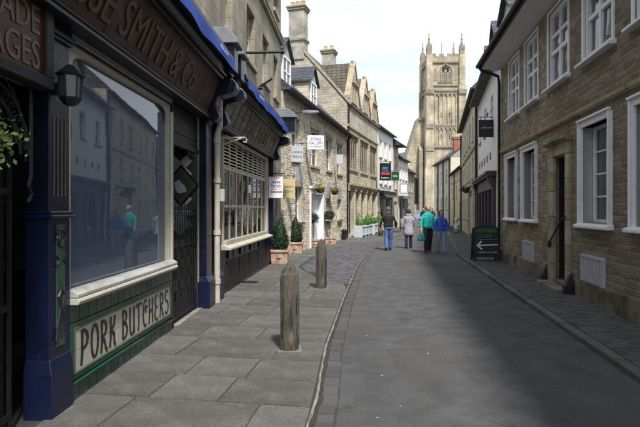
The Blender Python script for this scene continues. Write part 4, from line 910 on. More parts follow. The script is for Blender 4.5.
for i in range(9): m_.box(.9+i*.48, .9+i*.48+rnd.uniform(.12, .3), -.012, -.002, 3.2, 3.2+rnd.uniform(.12, .28))
m_.build('fascia_print', 'black_paint', Wh, stuff=True)
m_ = MB()
for i in range(5): m_.box(.9+i*.8, 1.3+i*.8, -.012, -.002, 4.9, 4.98)
m_.build('wall_print', 'black_paint', Wh, stuff=True)
dm = MB(); dm.prism([(1.6, 7.9), (1.6, 8.5), (2.2, 8.9), (2.8, 8.5), (2.8, 7.9)], 'y', .6, 2.2); dor = dm.build('dormer', 'lead', Wh)
Sh, SW, _, _ = simple_house('stone_house', 'narrow stone house with deep dark eaves between two white houses', 42.42, 44.6, XL2(42.42), .36, 'tudor_stone', 7.2, [(.6, 1.6, 5.0, 6.3), (.6, 1.6, 3.4, 4.4), (.5, 1.8, .5, 2.3)], eave=.7, roofm='blue_slate')
W2, W2W, _, _ = simple_house('white_house', 'lower white house with open grey shop front past the stone house', 44.62, 49.2, XL2(44.62), .36, 'white_render', 6.3, [(.6+i*1.5, 1.3+i*1.5, 4.4, 5.5) for i in range(3)], roofm='blue_slate')
m_ = MB(); m_.box(.2, W2W-.2, -.4, 0, 2.6, 2.85); m_.box(.3, .5, -.06, 0, 0, 2.6); m_.box(2.2, 2.4, -.06, 0, 0, 2.6); m_.box(4.2, 4.4, -.06, 0, 0, 2.6); m_.build('shopfront', 'lead', W2)
MB().box(.5, 4.2, -.03, 0, .4, 2.55).build('pane', 'glass', W2)
m_ = MB()
for i in range(6): m_.box(.6+i*.6, .6+i*.6+rnd.uniform(.1, .35), -.012, -.002, 3.2+.3*(i % 2), 3.4+.3*(i % 2))
m_.build('wall_print', 'black_paint', W2, stuff=True)
S2, _, _, _ = simple_house('stone_house', 'small stone house ending the left row before the church', 49.22, 53, XL2(49.22), .36, 'gable_stone', 5.4, [(.5+i*1.6, 1.2+i*1.6, 3.4, 4.5) for i in range(2)] + [(.5, 1.4, .8, 2.2)], roofm='stone_slate')
# signs in front of the white houses
s5 = hang_sign('hanging_sign', 'black square sign with blue and red lettering on the white house', 'sign', 4.75, 36.0, 3.7, 4.95, 4.28, 5.13, 'black_paint', -.5, 'signs over the far pavement', .2)
m_ = MB(); m_.box(-.36, .27, -.02, -.016, .42, .58); m_.build('red_print', 'ink_red', s5); smudge(s5, -.3, .8, -.016, .5, .22, 'ink_blue', 5); smudge(s5, -.3, .65, -.016, .5, .1, 'ink_blue', 6); smudge(s5, -.36, .15, -.016, .6, .1, 'ink_white', 8)
s6 = hang_sign('hanging_sign', 'dark green sign with pale lettering', 'sign', 6.05, 39.5, 3.9, 4.6, 5.62, 6.25, 'sign_green', -.5, 'signs over the far pavement', .2); smudge(s6, -.3, .3, -.016, .4, .12, 'ink_white', 6)
s7 = hang_sign('hanging_sign', 'white blank looking square sign with black edge', 'sign', 7.0, 44.0, 3.05, 3.85, 7.05, 7.7, 'sign_white', -.6, 'signs over the far pavement', .2)
m_ = MB(); m_.box(.03, .07, -.02, .02, 0, .8); m_.box(.68, .72, -.02, .02, 0, .8); m_.box(.07, .68, -.02, .02, -.03, .02); m_.box(.07, .68, -.02, .02, .78, .83); m_.build('sign_frame', 'black_paint', s7)
for i, (X, d, lab) in enumerate(((3.65, 30.2, 'tan stone bollard beside the second blue trough'), (6.3, 38.5, 'tan stone bollard beyond the white house corner'))):
    b_ = tag(MB().lathe([(.15, 0), (.14, .75), (.1, .86), (.02, .9)], n=14).build('stone_bollard', 'stone_post', loc=(X, d, .02), smooth=True), lab, 'bollard', 'stone bollards down the street')

# ================================================================== RIGHT: NEAR STONE HOUSE (R1), d -1 .. 15.4
mR = .14; loc, rz, nR = right_at(15.4, 3.42+.14*15.4, mR)
RH = thing('stone_house', 'brown coursed stone house with white sash windows and wide eaves', 'house', loc, rz)
V = lambda d: (15.4-d)*nR
WR = V(-1.0); HZ = 5.95
low = [(V(b_)+.1, V(a_)-.1, 1.42, 3.08) for a_, b_ in ((13.36, 14.62), (11.55, 12.86), (7.67, 8.95), (5.75, 7.04), (3.6, 4.9))]
upp = [(V(b_)+.06, V(a_)-.06, 4.24, 5.8) for a_, b_ in ((13.15, 14.37), (11.48, 12.67), (9.5, 10.82), (7.6, 8.86), (5.75, 7.04), (3.7, 5.0))]
door = (V(10.32), V(9.62), .22, 2.7)
holes = low+upp+[door]
wl = shell(RH, 'stone_back', WR, HZ, 6.5, holes, .3)
block = [(a_-.1, b_+.1, c_-.1, d_+.1) for a_, b_, c_, d_ in low] + [(a_-.06, b_+.06, c_-.1, d_+.2) for a_, b_, c_, d_ in upp] + [(door[0]-.36, door[1]+.2, 0, 3.05), (0, WR, 3.32, 3.45)] + [(V(b_), V(a_), .33, .87) for a_, b_ in ((11.8, 12.76), (7.92, 8.86))]
rects = course_rects(WR, .42, 3.32, block, (.08, .125), (.15, .36)) + course_rects(WR, 3.45, HZ, block, (.08, .125), (.15, .36))
vis = sorted((r_ for r_ in rects if 15.4-r_[1]/nR > 6.55 and (r_[2] < 4.9)), key=lambda r_: -r_[1])[:300]; vs_ = set(vis)
var_me = []
for k in range(6):
    m_ = MB(); m_.stone(0, 1, 0, 1, 0, 1, .001); 
    iv = m_.v[4:]; m_.v[4:] = [(x_+(.04 if x_ < .5 else -.04)*rnd.uniform(.5, 1.6), y_*rnd.uniform(.8, 1.2), z_+(.09 if z_ < .5 else -.09)*rnd.uniform(.5, 1.5)) for x_, y_, z_ in iv]
    me = m_.mesh('stone'); me.materials.append(M['stone_brown']); var_me.append(me)
joined = MB()
for r_ in rects:
    if r_ in vs_:
        o = link('stone', rnd.choice(var_me), wl, (r_[0]+.005, .003, r_[2]+.005)); o.scale = (r_[1]-r_[0]-.01, rnd.uniform(.004, .014), r_[3]-r_[2]-.008)
    else: joined.stone(r_[0]+.005, r_[1]-.005, r_[2]+.005, r_[3]-.004, .003, rnd.uniform(.004, .014), .008, .003)
joined.build('stone', 'stone_brown', wl, stuff=True)
# plinth of big dressed blocks
xx = 0.
while xx < WR:
    l_ = rnd.uniform(.5, 1.0)
    if not (door[0]-.5 < xx+l_/2 < door[1]+.35): MB().box(xx+.004, min(xx+l_, WR)-.004, -.05-rnd.uniform(0, .012), .002, .0, .40+rnd.uniform(-.01, .01)).build('plinth_block', 'plinth', wl, bevel=.015)
    xx += l_
m_ = MB(); m_.prism([(.0,3.325),(-.06,3.325),(-.085,3.36),(-.085,3.42),(-.02,3.45),(0,3.45)], 'x', 0, WR); m_.build('string_course', 'stone_dressed', RH)
def sky_sheen_sheet(parent, xa, xb, za, zb, y):  # added sheet behind a window, makes its panes pale as if reflecting sky
    m_ = MB(); n_ = 24
    P_ = [(xa+(xb-xa)*i/n_, y+.012*math.sin(i*1.7)+rnd.uniform(-.004, .004)) for i in range(n_+1)]
    for (x_, y_), (x2, y2) in zip(P_, P_[1:]): m_.quad((x_, y_, za), (x2, y2, za), (x2, y2, zb), (x_, y_, zb))
    m_.build('sky_sheen_sheet', 'sky_sheen', parent, smooth=True)
# lower sash windows with white architraves
for i, (a_, b_, c_, d_) in enumerate(low):
    ar = MB(); ar.box(a_-.1, a_, -.05, .16, c_-.06, d_+.1); ar.box(b_, b_+.1, -.05, .16, c_-.06, d_+.1); ar.box(a_, b_, -.048, .16, d_, d_+.1); ar.box(a_-.1, a_-.06, -.075, -.05, c_-.06, d_+.1); ar.box(b_+.06, b_+.1, -.075, -.05, c_-.06, d_+.1); ar.box(a_-.12, b_+.12, -.09, -.03, d_+.1, d_+.14)
    wn = window(RH, a_+.002, b_-.002, c_, d_, .16, cols=2, rows=4, fw=.055, bw=.03, dep=.06)
    ar.build('architrave', 'white_paint', wn, bevel=.008)
    MB().prism([(-.13,c_-.1),(-.13,c_-.05),(-.05,c_-.02),(.17,c_-.0),(.17,c_-.1)], 'x', a_-.14, b_+.14).build('sill', 'white_paint', wn, bevel=.01)
    sky_sheen_sheet(wn, a_+.03, b_-.03, c_+.02, d_-.02, .245)
for a_, b_, c_, d_ in upp:
    wn = window(RH, a_, b_, c_, d_, .02, cols=2, rows=2, fw=.09, bw=.075, dep=.09, rowz=[c_+.36+.34, c_+1.05], lean=.02)
    sky_sheen_sheet(wn, a_+.03, b_-.03, c_+.02, d_-.02, .135)
    ar = MB(); ar.box(a_-.06, a_, -.03, .02, c_-.02, d_+.06); ar.box(b_, b_+.06, -.03, .02, c_-.02, d_+.06); ar.box(a_, b_, -.028, .02, d_, d_+.06); ar.build('architrave', 'white_paint', wn, bevel=.006)
    MB().prism([(-.13,c_-.09),(-.13,c_-.045),(-.05,c_-.02),(.02,c_-.0),(.02,c_-.09)], 'x', a_-.12, b_+.12).build('sill', 'white_paint', wn, bevel=.008)
# doorway: moulded stone surround, steps, dark open door, handrail
a_, b_, c_, d_ = door
for s_, xe in ((-1, a_), (1, b_)):
    z = .02
    while z < 2.72:
        h_ = min(rnd.uniform(.38, .55), 2.72-z); w_ = (.34 if s_ < 0 else .18)
        MB().box(min(xe, xe+s_*w_), max(xe, xe+s_*w_), -.06, .06, z+.003, z+h_-.003).build('jamb_stone', 'stone_dressed', RH, bevel=.01); z += h_
m_ = MB(); m_.box(a_-.34, b_+.18, -.062, .06, 2.722, 2.95); m_.prism([(-.06,2.95),(-.16,3.0),(-.16,3.05),(0,3.07),(0,2.95)], 'x', a_-.4, b_+.24); m_.build('door_head', 'stone_dressed', RH, bevel=.01)
m_ = MB(); m_.box(a_-.0, a_+.012, .062, .3, .225, 2.72); m_.box(b_-.012, b_, .062, .3, .225, 2.72); m_.box(a_+.012, b_-.012, .062, .3, 2.68, 2.72); m_.build('door_lining', 'door_dark', RH)
dr = MB().box(a_+.012, b_-.012, .26, .298, .226, 2.68).build('door', 'door_dark', RH)
m_ = MB()
for zz, hh in ((.4, .7), (1.25, 1.2)):
    for q in (0, 1): m_.box(a_+.08+q*.3, a_+.34+q*.3, .245, .26, zz, zz+hh)
m_.build('door_panel', 'door_dark', dr, bevel=.015); MB().tube([(a_+.1, .2, 1.15), (a_+.1, .2, 1.27)], .014, 6).build('handle', 'alloy', dr)
MB().box(a_-.02, a_, -.07, -.05, 1.5, 1.62).build('door_bell', 'alloy', RH)
MB().box(a_-.3, b_+.3, -.3, .0, 0, .15).build('step', 'plinth', RH, bevel=.015); MB().box(a_-.02, b_+.02, -.05, .3, .15, .225).build('step', 'plinth', RH, bevel=.015)
m_ = MB(); m_.tube([(a_-.12, -.09, .95), (a_+.12, -.12, 1.05), (b_+.02, -.12, 1.45), (b_+.1, -.07, 1.5)], .016, 6); m_.lathe([(.005, .84), (.04, .9), (.03, .97), (.005, 1.0)], a_-.12, -.09, 8); m_.build('handrail', 'iron', RH)
for q, xx in enumerate((a_-.42, b_+.32)):
    m_ = MB(); m_.loft([[(xx-.09, -.2, .0), (xx+.09, -.2, 0), (xx+.09, -.02, 0), (xx-.09, -.02, 0)], [(xx-.09, -.18, .22), (xx+.09, -.18, .22), (xx+.09, -.02, .22), (xx-.09, -.02, .22)], [(xx-.02, -.06, .46), (xx+.02, -.06, .46), (xx+.02, -.03, .46), (xx-.02, -.03, .46)]]); m_.build('guard_stone', 'iron', RH, bevel=.02)
for (p, q) in ((11.8, 12.76), (7.92, 8.86)):
    xa, xb = V(q), V(p); m_ = MB(); m_.box(xa, xb, -.045, .0, .34, .39); m_.box(xa, xb, -.045, 0, .81, .86); m_.box(xa, xa+.05, -.045, 0, .39, .81); m_.box(xb-.05, xb, -.045, 0, .39, .81); gv = m_.build('cellar_grille', 'grey_panel', RH, bevel=.006)
    n_ = 11
    for k in range(n_): MB().box(xa+.06+k*(xb-xa-.12)/n_, xa+.06+(k+.62)*(xb-xa-.12)/n_, -.035, -.01, .39, .81).build('slat', 'grey_panel', gv)
    MB().box(xa+.05, xb-.05, -.006, .0, .39, .81).build('grille_back', 'door_dark', gv)
# eaves: soffit, gutter, roof, downpipe at the far corner
m_ = MB(); m_.box(-.05, WR, -.6, .0, 5.98, 6.04); m_.box(-.05, WR, -.3, .0, 5.93, 5.98); m_.build('soffit', 'soffit_paint', RH)
MB().box(-.06, WR, -.63, -.6, 5.96, 6.13).build('eaves_board', 'black_timber', RH)
MB().tube([(-.1, -.69, 6.08), (WR, -.69, 6.08)], .06, 8).build('gutter', 'iron', RH)
MB().tube([(.1, -.68, 6.02), (.12, -.6, 5.9), (.16, -.12, 5.7), (.16, -.09, 5.5), (.16, -.09, .05)], .045, 8).build('downpipe', 'iron', RH)
m_ = MB(); m_.prism([(-.66,6.06),(-.66,6.14),(3.2,9.0),(6.8,6.1),(6.5,6.0)], 'x', -.04, WR); m_.build('roof', 'stone_slate', RH)
def dormer_R(parent, x, zb, zt, y=.02, w_=.65):
    m_ = MB(); m_.prism([(x-w_, zb), (x-w_, zt), (x, zt+.55), (x+w_, zt), (x+w_, zb)], 'y', y, 2.2); dr = m_.build('dormer', 'cream_paint', parent)
    m_ = MB()
    for s_ in (-1, 1): m_.add([(x+s_*(w_+.12), y-.15, zt-.1), (x, y-.15, zt+.56), (x, 2.6, zt+.56), (x+s_*(w_+.12), 2.6, zt-.1), (x+s_*(w_+.12), y-.15, zt), (x, y-.15, zt+.66), (x, 2.6, zt+.66), (x+s_*(w_+.12), 2.6, zt)], [(0,1,2,3),(4,5,6,7),(0,1,5,4),(1,2,6,5),(2,3,7,6),(3,0,4,7)])
    m_.build('dormer_roof', 'blue_slate', dr); window(dr, x-w_+.12, x+w_-.12, zb+.1, zt-.02, y-.05, cols=2, rows=2, panes=False)
dormer_R(RH, V(14.65), 6.2, 7.35)

# ================================================================== RIGHT: GREY RENDERED HOUSE WITH PURPLE SHOPFRONT (R2)
R2, W_, n2, rz2 = simple_house('rendered_house', 'pale grey rendered house with plum painted shopfront', 15.45, 23.7, XW(15.45), .23, 'grey_render', 6.6,
    [(1.0, 1.8, 4.6, 5.7), (3.2, 4.0, 4.6, 5.7), (5.6, 6.4, 4.6, 5.7)], side='R', roofm='stone_slate', ridge=3.2, eave=.3)
V2 = lambda d: (23.7-d)*n2
xa, xb = V2(23.0), V2(16.6)
sf = MB(); sf.box(xa, xb, -.1, .0, 2.35, 2.75); sf.box(xa-.1, xb+.1, -.28, .0, 2.75, 2.82); sf.box(xa-.12, xb+.12, -.34, .0, 2.82, 2.92); sf.box(xa, xb, -.06, 0, 0, .55)
for q in range(6):
    x_ = xa+q*(xb-xa-.18)/5; sf.box(x_, x_+.18, -.13, .0, 0, 2.35)
sf = sf.build('shopfront', 'purple_paint', R2, bevel=.01)
for q in range(5):
    x_ = xa+q*(xb-xa-.18)/5
    if q != 2: MB().box(x_+.19, x_+(xb-xa-.18)/5-.01, -.04, -.02, .56, 2.34).build('pane', 'glass', sf); MB().box(x_+.19, x_+(xb-xa-.18)/5-.01, -.015, -.002, .56, 2.34).build('display_back', 'interior_shop', sf)
    else: MB().box(x_+.19, x_+(xb-xa-.18)/5-.01, -.05, -.01, .02, 2.34).build('door', 'purple_paint', sf, bevel=.01)
for q in (xa+.09, xb-.09): 
    m_ = MB(); m_.prism([(-.1,2.36),(-.14,2.4),(-.26,2.6),(-.28,2.74),(-.1,2.74)], 'x', q-.11, q+.11); m_.build('console', 'purple_paint', sf, bevel=.01)
m_ = MB()
for i in range(5): m_.box(1.1+i*1.1, 1.25+i*1.1, -.03, 0, 3.6+.0*i, 3.75)
for i in range(5): MB().box(1.1+i*1.1, 1.3+i*1.1, -.035, 0, 3.45, 3.7).build('wall_vent', 'stone_back', R2)
MB().tube([(.08, -.08, 6.4), (.08, -.08, .05)], .05, 8).build('downpipe', 'iron', R2)
dormer_R(R2, V2(17.0), 6.7, 7.4); dormer_R(R2, V2(19.3), 6.7, 7.3)
s8 = hang_sign('hanging_sign', 'plum square sign with pale script over the plum shopfront', 'sign', 5.6, 17.4, 4.15, 4.75, 5.52, 6.1, 'purple_sign', None)
text('lettering', 'julie Lewis', .09, 'ink_white', s8, (.21, -.018, .33), sx=1.); smudge(s8, .06, .42, -.016, .28, .015, 'ink_grey', 3)
m_ = MB(); m_.tube([(-.1, 0, .7), (.5, 0, .7)], .014, 6); m_.tube([(.5, 0, 1.1), (.2, 0, .72)], .01, 6); m_.tube([(.49, 0, .5), (.49, 0, 1.2)], .014, 6); m_.tube([(.0, 0, .7), (.0, 0, .59)], .008, 5); m_.tube([(.4, 0, .7), (.4, 0, .59)], .008, 5); m_.lathe([(.004, .7), (.03, .78), (.004, .9)], .22, 0, 6); m_.build('bracket', 'iron', s8)
# ================================================================== RIGHT: CREAM STONE HOUSE (R3), LOW YELLOW HOUSE (R4), PALE HOUSE (R5)
R3, W3, n3, rz3 = simple_house('stone_house', 'cream ashlar stone house with string course past the grey house', 23.72, 37.8, XW(23.72), .23, 'cream_stone', 7.5,
    [(1.2+i*2.4, 2.0+i*2.4, 5.3, 6.6) for i in range(6)] + [(1.2+i*2.4, 2.0+i*2.4, 3.3, 4.4) for i in range(6)] + [(1.2+i*2.4, 2.1+i*2.4, 1.0, 2.3) for i in range(3)], side='R', ridge=3.0, cols=2, rows=3, panes=False)
V3 = lambda d: (37.8-d)*n3
m_ = MB(); m_.box(0, W3, -.08, 0, 4.75, 4.92); m_.build('string_course', 'stone_dressed', R3)
m_ = MB(); xa, xb = V3(29.0), V3(25.6); m_.box(xa, xa+.3, -.12, 0, 0, 2.6); m_.box(xb-.3, xb, -.12, 0, 0, 2.6); m_.box(xa, xb, -.14, 0, 2.6, 2.85); m_.box(xa-.1, xb+.1, -.25, 0, 2.85, 2.98); ds_ = m_.build('door_surround', 'cream_stone', R3)
MB().box(xa+.3, xb-.3, -.03, 0, 0, 2.6).build('door', 'purple_paint', ds_); MB().box(xa+.7, xb-.7, -.05, -.03, .3, 2.3).build('door_panel', 'cream_paint', ds_, bevel=.02)
MB().tube([(.1, -.08, 7.2), (.1, -.08, .05)], .06, 8).build('downpipe', 'iron', R3); MB().tube([(W3-.12, -.08, 7.2), (W3-.12, -.08, .1)], .05, 8).build('downpipe', 'iron', R3)
x_, y_ = XW(27.2)-.35, 27.2
hb = thing('hanging_basket', 'dark hanging basket over the doorway of the cream stone house', 'hanging basket', (x_, y_, 2.5)); MB().lathe([(.05, 0), (.16, .08), (.22, .2)], n=12).build('basket', 'twig', hb)
m_ = MB(); leaves(m_, [(rnd.gauss(0, .15), rnd.gauss(0, .15), .24+rnd.gauss(0, .07)) for _ in range(160)], .05); m_.build('leaves', 'leaf_dark', hb, stuff=True); m_ = MB(); m_.tube([(.3, 0, .55), (0, 0, .55), (0, 0, .2)], .01, 5); m_.build('chain', 'iron', hb)
R4, W4, n4, _ = simple_house('yellow_house', 'low yellow cream rendered house with dark pipes', 37.85, 48, XW(37.85), .18, 'cream_render', 4.9, [(2.0, 2.8, 2.6, 3.6), (5.4, 6.2, 2.6, 3.6), (8.2, 9.0, 1.0, 2.2)], side='R', roofm='stone_slate', ridge=2.2, panes=False)
MB().tube([(4.2, -.06, 4.7), (4.2, -.06, .1)], .05, 8).build('downpipe', 'iron', R4)
for i in range(6): MB().box(1.0+i*1.5, 1.15+i*1.5, -.05, 0, 3.9-.1*(i % 2), 4.05).build('wall_vent', 'stone_back', R4)
R5, W5, n5, _ = simple_house('pale_house', 'pale rendered house with red brick chimney nearest the church', 48.05, 58, XW(48.05), .07, 'pale_render', 6.7, [(1.5+i*2.8, 2.3+i*2.8, 4.4, 5.6) for i in range(3)] + [(1.5+i*2.8, 2.3+i*2.8, 1.6, 2.8) for i in range(3)], side='R', roofm='blue_slate', ridge=2.4, panes=False)
for q in (2.8, 6.0, 9.4): MB().tube([(q, -.06, 6.5), (q, -.06, .1)], .06, 8).build('downpipe', 'iron', R5)
chimney(R5, 9.3, .75, .7, .8, 6.9, 8.4, 4, 'red_brick')
m_ = MB(); m_.prism([(.0,6.68),(3.0,9.1),(6.0,6.68)], 'x', W5-.0, W5+.02); m_.build('gable_wall', 'gable_stone', R5)

# ================================================================== CHURCH
CX, CD = 32.6, 130.
CH = thing('church_tower', 'tall pale stone church tower with pinnacles closing the street', 'church', (CX, CD, 0))
hw, D_ = 4.35, 8.
cb = MB(); cb.box(-hw, hw, 0, D_, 0, 40.0); body = cb.build('tower_body', 'tower_stone', CH)
def strg(z, h_, o): MB().box(-hw-o, hw+o, -o, D_+o, z, z+h_).build('string_course', 'tower_trim', CH)
for z, h_, o in ((39.6, .5, .35), (33.6, .35, .3), (32.2, .5, .45), (23.3, .4, .25), (17.6, .6, .4), (12.0, .4, .3)): strg(z, h_, o)
# parapet with battlements
m_ = MB()
for y0, y1 in ((-.15, .25), (D_-.25, D_+.15)): m_.box(-hw-.1, hw+.1, y0, y1, 40.1, 41.3)
for x0_, x1_ in ((-hw-.1, -hw+.3), (hw-.3, hw+.1)): m_.box(x0_, x1_, .25, D_-.25, 40.1, 41.3)
m_.build('parapet', 'tower_stone', CH)
for i in range(4):
    for y0 in (-.17, D_-.23): MB().box(-hw+.9+i*1.95, -hw+1.95+i*1.95, y0, y0+.4, 41.3, 42.0).build('merlon', 'tower_trim', CH)
    MB().box(-hw-.1, -hw+.3, .6+i*1.9, 1.6+i*1.9, 41.3, 42.0).build('merlon', 'tower_trim', CH)
# corner buttresses and pinnacles
for sx_ in (-1, 1):
    for yy in (0, D_):
        cx_ = sx_*(hw-.1); m_ = MB()
        for (r_, z0_, z1_) in ((1.25, 0, 12), (1.12, 12, 23.4), (.95, 23.4, 33.7), (.75, 33.7, 41.6)): m_.box(cx_-r_, cx_+r_, yy-r_, yy+r_, z0_, z1_)
        m_.build('corner_buttress', 'tower_stone', CH)
        m_ = MB(); m_.box(cx_-.6, cx_+.6, yy-.6, yy+.6, 41.6, 43.2)
        for a_, b_ in ((-.5, -.5), (.5, -.5), (.5, .5), (-.5, .5)): m_.lathe([(.2, 42.8), (.18, 43.8), (.02, 44.6)], cx_+a_, yy+b_, 4)
        m_.lathe([(.72, 43.1), (.72, 43.4), (.42, 43.5), (.34, 44.3), (.42, 44.35), (.2, 45.6), (.3, 45.7), (.06, 46.8), (.2, 46.95), (.02, 47.4)], cx_, yy, 8); m_.build('pinnacle', 'tower_trim', CH)
        if yy == 0:
            for z in (18.2, 24, 33): MB().box(cx_-1.0, cx_+1.0, yy-1.3, yy-.9, z-1.6, z-.4).build('buttress_niche', 'tower_trim', CH)
# belfry window: three lights, tracery, louvres with square openings
def pointed(cx_, z0_, z1_, w_, n=7):
    pts = [(cx_-w_, z0_), (cx_+w_, z0_)]; zs_ = z1_-w_*1.3
    pts += [(cx_+w_*math.cos(R(t))**.8, zs_+w_*1.3*math.sin(R(t))) for t in [90*i/n for i in range(n)]] + [(cx_, z1_)] + [(cx_-w_*math.cos(R(t))**.8, zs_+w_*1.3*math.sin(R(t))) for t in [90*i/n for i in range(n-1, -1, -1)]]
    return pts
bw_ = MB(); bw_.prism(pointed(0, 34.4, 39.0, 1.75), 'y', -.12, -.02); bel = bw_.build('belfry_window', 'tower_trim', CH)
for k in (-1, 0, 1):
    MB().prism(pointed(k*1.12, 34.6, 37.4, .42), 'y', -.2, -.13).build('belfry_light', 'tower_stone', bel)
    for j in range(5): 
        for s_ in (-1, 1): MB().box(k*1.12+s_*.2-.13, k*1.12+s_*.2+.13, -.23, -.19, 34.75+j*.52, 35.05+j*.52).build('belfry_opening', 'interior', bel)
for k in (-.56, .56): MB().prism(pointed(k, 37.3, 38.5, .26), 'y', -.2, -.13).build('tracery', 'interior', bel)
MB().prism(pointed(0, 38.0, 38.9, .24), 'y', -.2, -.13).build('tracery', 'interior', bel)
m_ = MB(); m_.tube([(-1.8, -.2, 34.4), (-1.8, -.2, 37.3), (-1.2, -.2, 38.5), (0, -.2, 39.3), (1.2, -.2, 38.5), (1.8, -.2, 37.3), (1.8, -.2, 34.4)], .16, 6); m_.build('hood_mould', 'tower_stone', bel)
for k in (-2.6, 2.6): MB().box(k-.35, k+.35, -.1, 0, 35, 38.2).build('blind_panel', 'tower_trim', CH)
# blind panelled stages
for z0_, z1_ in ((24.2, 31.8), (18.6, 23.0)):
    for k in range(6):
        x_ = -2.75+k*1.1; MB().box(x_-.12, x_+.12, -.3, -.0, z0_, z1_).build('panel_rib', 'tower_stone', CH)
        if k < 5:
            MB().prism([(x_+.12, z1_-.0), (x_+.12, z1_-.9), (x_+.55, z1_-.25), (x_+.98, z1_-.9), (x_+.98, z1_)], 'y', -.25, 0).build('panel_head', 'tower_trim', CH)
            if k in (1, 3): MB().box(x_+.47, x_+.63, -.04, .0, z0_+1.2, z0_+2.6).build('slit_window', 'interior', CH)
for k in range(14): MB().box(-3.1+k*.45, -2.9+k*.45, -.38, -.0, 31.4, 32.15).build('corbel', 'tower_trim', CH)
for k in range(12): MB().box(-2.9+k*.5, -2.65+k*.5, -.34, 0, 22.9, 23.3).build('corbel', 'tower_trim', CH)
# west window, nave end to the left with raking roof
m_ = MB(); m_.prism(pointed(.4, 3, 11, 2.0), 'y', -.1, 0); ww = m_.build('west_window', 'interior', CH)
for k in range(5): MB().box(-1.2+k*.8-.08, -1.2+k*.8+.08, -.2, -.1, 3, 9.5).build('mullion', 'tower_trim', ww)
m_ = MB(); m_.prism([(-10.6, 0), (-10.6, 12.6), (-6.6, 25.0), (-4.2, 25.0), (-4.2, 0)], 'y', 2.0, 6.0); ns = m_.build('aisle_end', 'tower_stone', CH)
m_ = MB(); m_.prism([(-10.9, 12.3), (-10.9, 13.0), (-6.8, 25.6), (-4.2, 25.6), (-4.2, 25.0), (-6.6, 25.0)], 'y', 1.7, 6.2); m_.build('aisle_coping', 'tower_trim', ns)
for k, (x_, zt) in enumerate(((-9.0, 11), (-6.2, 18), (-3.6, 20))): m_ = MB(); m_.box(x_-.5, x_+.5, .3, 2.0, 0, zt-1); m_.prism([(.3, zt-1), (2.0, zt-1), (2.0, zt+.6)], 'x', x_-.5, x_+.5); m_.build('buttress', 'tower_trim', ns)
m_ = MB(); m_.prism(pointed(-7.6, 3, 10, .8), 'y', 1.9, 2.0); m_.build('lancet_window', 'interior', ns)
nv = MB(); nv.box(-14, 10, 8.6, 40, 0, 16); nv.build('nave', 'tower_stone', CH)
m_ = MB(); m_.prism([(-14.3, 16), (-2, 19.5), (10.3, 16)], 'y', 8.5, 40); m_.build('nave_roof', 'lead', CH)

# ================================================================== STREET THINGS
def post(label, X, d, rz_, seed):
    rr = random.Random(seed); t = thing('wooden_bollard', label, 'bollard', (X, d, .02), rz_, 'old timber bollards on the left pavement')
    rings = []; n = 8
    for z, r_ in ((0, .1), (.12, .104), (.35, .1), (.6, .102), (.8, .1), (.865, .097), (.9, .082), (.95, .06), (.985, .038), (1.02, .012)):
        rings.append([(r_*1.1*(abs(math.cos(R(45*i+22.5)))**.75)*(1 if math.cos(R(45*i+22.5)) > 0 else -1)*1.05+rr.uniform(-.004, .004), r_*1.1*(abs(math.sin(R(45*i+22.5)))**.75)*(1 if math.sin(R(45*i+22.5)) > 0 else -1)*1.05+rr.uniform(-.004, .004), z+rr.uniform(-.008, .008)*(z > .8)) for i in range(n)])
    MB().loft(rings).build('timber', 'wood_post', t, bevel=.004)
    m_ = MB()
    for i in range(7):
        x_ = rr.uniform(-.09, .09); y_ = -.104 ; z_ = rr.uniform(.1, .5); h_ = rr.uniform(.2, .35); m_.prism([(x_-.004, z_), (x_+.004, z_), (x_+.002+rr.uniform(-.01, .01), z_+h_), (x_-.002, z_+h_)], 'y', y_-.006, y_+.01)
    m_.build('timber_cracks', 'black_timber', t, stuff=True)
    MB().box(-.14, .14, -.14, .14, -.02, .006).build('mortar_foot', 'post_foot', t, bevel=.01)
post('weathered timber bollard standing alone on the paving slabs', -.355, 5.83, .06, 3); post('weathered timber bollard at the edge of the herringbone blocks', .03, 10.3, .03, 5)
ab = thing('pavement_sign', 'black chalkboard A frame sign with green lettering and white arrow', 'sign', (5.08, 15.35, KZ), -.06)
def board(y0, lean, nm):
    t_ = MB(); pr = [(-.4, 0), (-.4, .98)]+[(-.4+.8*i/10, .98+.12*math.sin(math.pi*i/10)**.6) for i in range(1, 10)]+[(.4, .98), (.4, 0), (.33, 0), (.33, .12), (-.33, .12), (-.33, 0)]
    t_.prism(pr, 'y', -.012, .012); return t_.build(nm, 'chalkboard', ab, loc=(0, y0, 0), rot=(lean, 0, 0))
f1 = board(-.2, R(-10), 'front_board'); f2 = board(.2, R(10), 'back_board')
m_ = MB(); m_.box(-.41, -.37, -.022, -.012, .0, .98); m_.box(.37, .41, -.022, -.012, 0, .98); m_.box(-.37, .37, -.022, -.012, .12, .16); m_.build('board_frame', 'black_timber', f1)
text('lettering', "HEATHER'S", .165, 'ink_green', f1, (0, -.014, .92), sx=.78); text('lettering', 'CAFE', .17, 'ink_green', f1, (-.02, -.014, .75), sx=.95)
m_ = MB(); m_.box(-.27, .34, -.016, -.013, .655, .662); m_.build('chalk_line', 'ink_white', f1)
m_ = MB(); ribbon(m_, [(-.26, .47), (.34, .5)], .038, -.015, 1, 1, 0, 0); ribbon(m_, [(-.15, .6), (-.28, .47), (-.14, .35)], .04, -.016, 1, 1, 0, 0); m_.build('chalk_arrow', 'ink_white', f1)
smudge(f1, -.26, .24, -.013, .58, .05, 'grey_panel', 13)
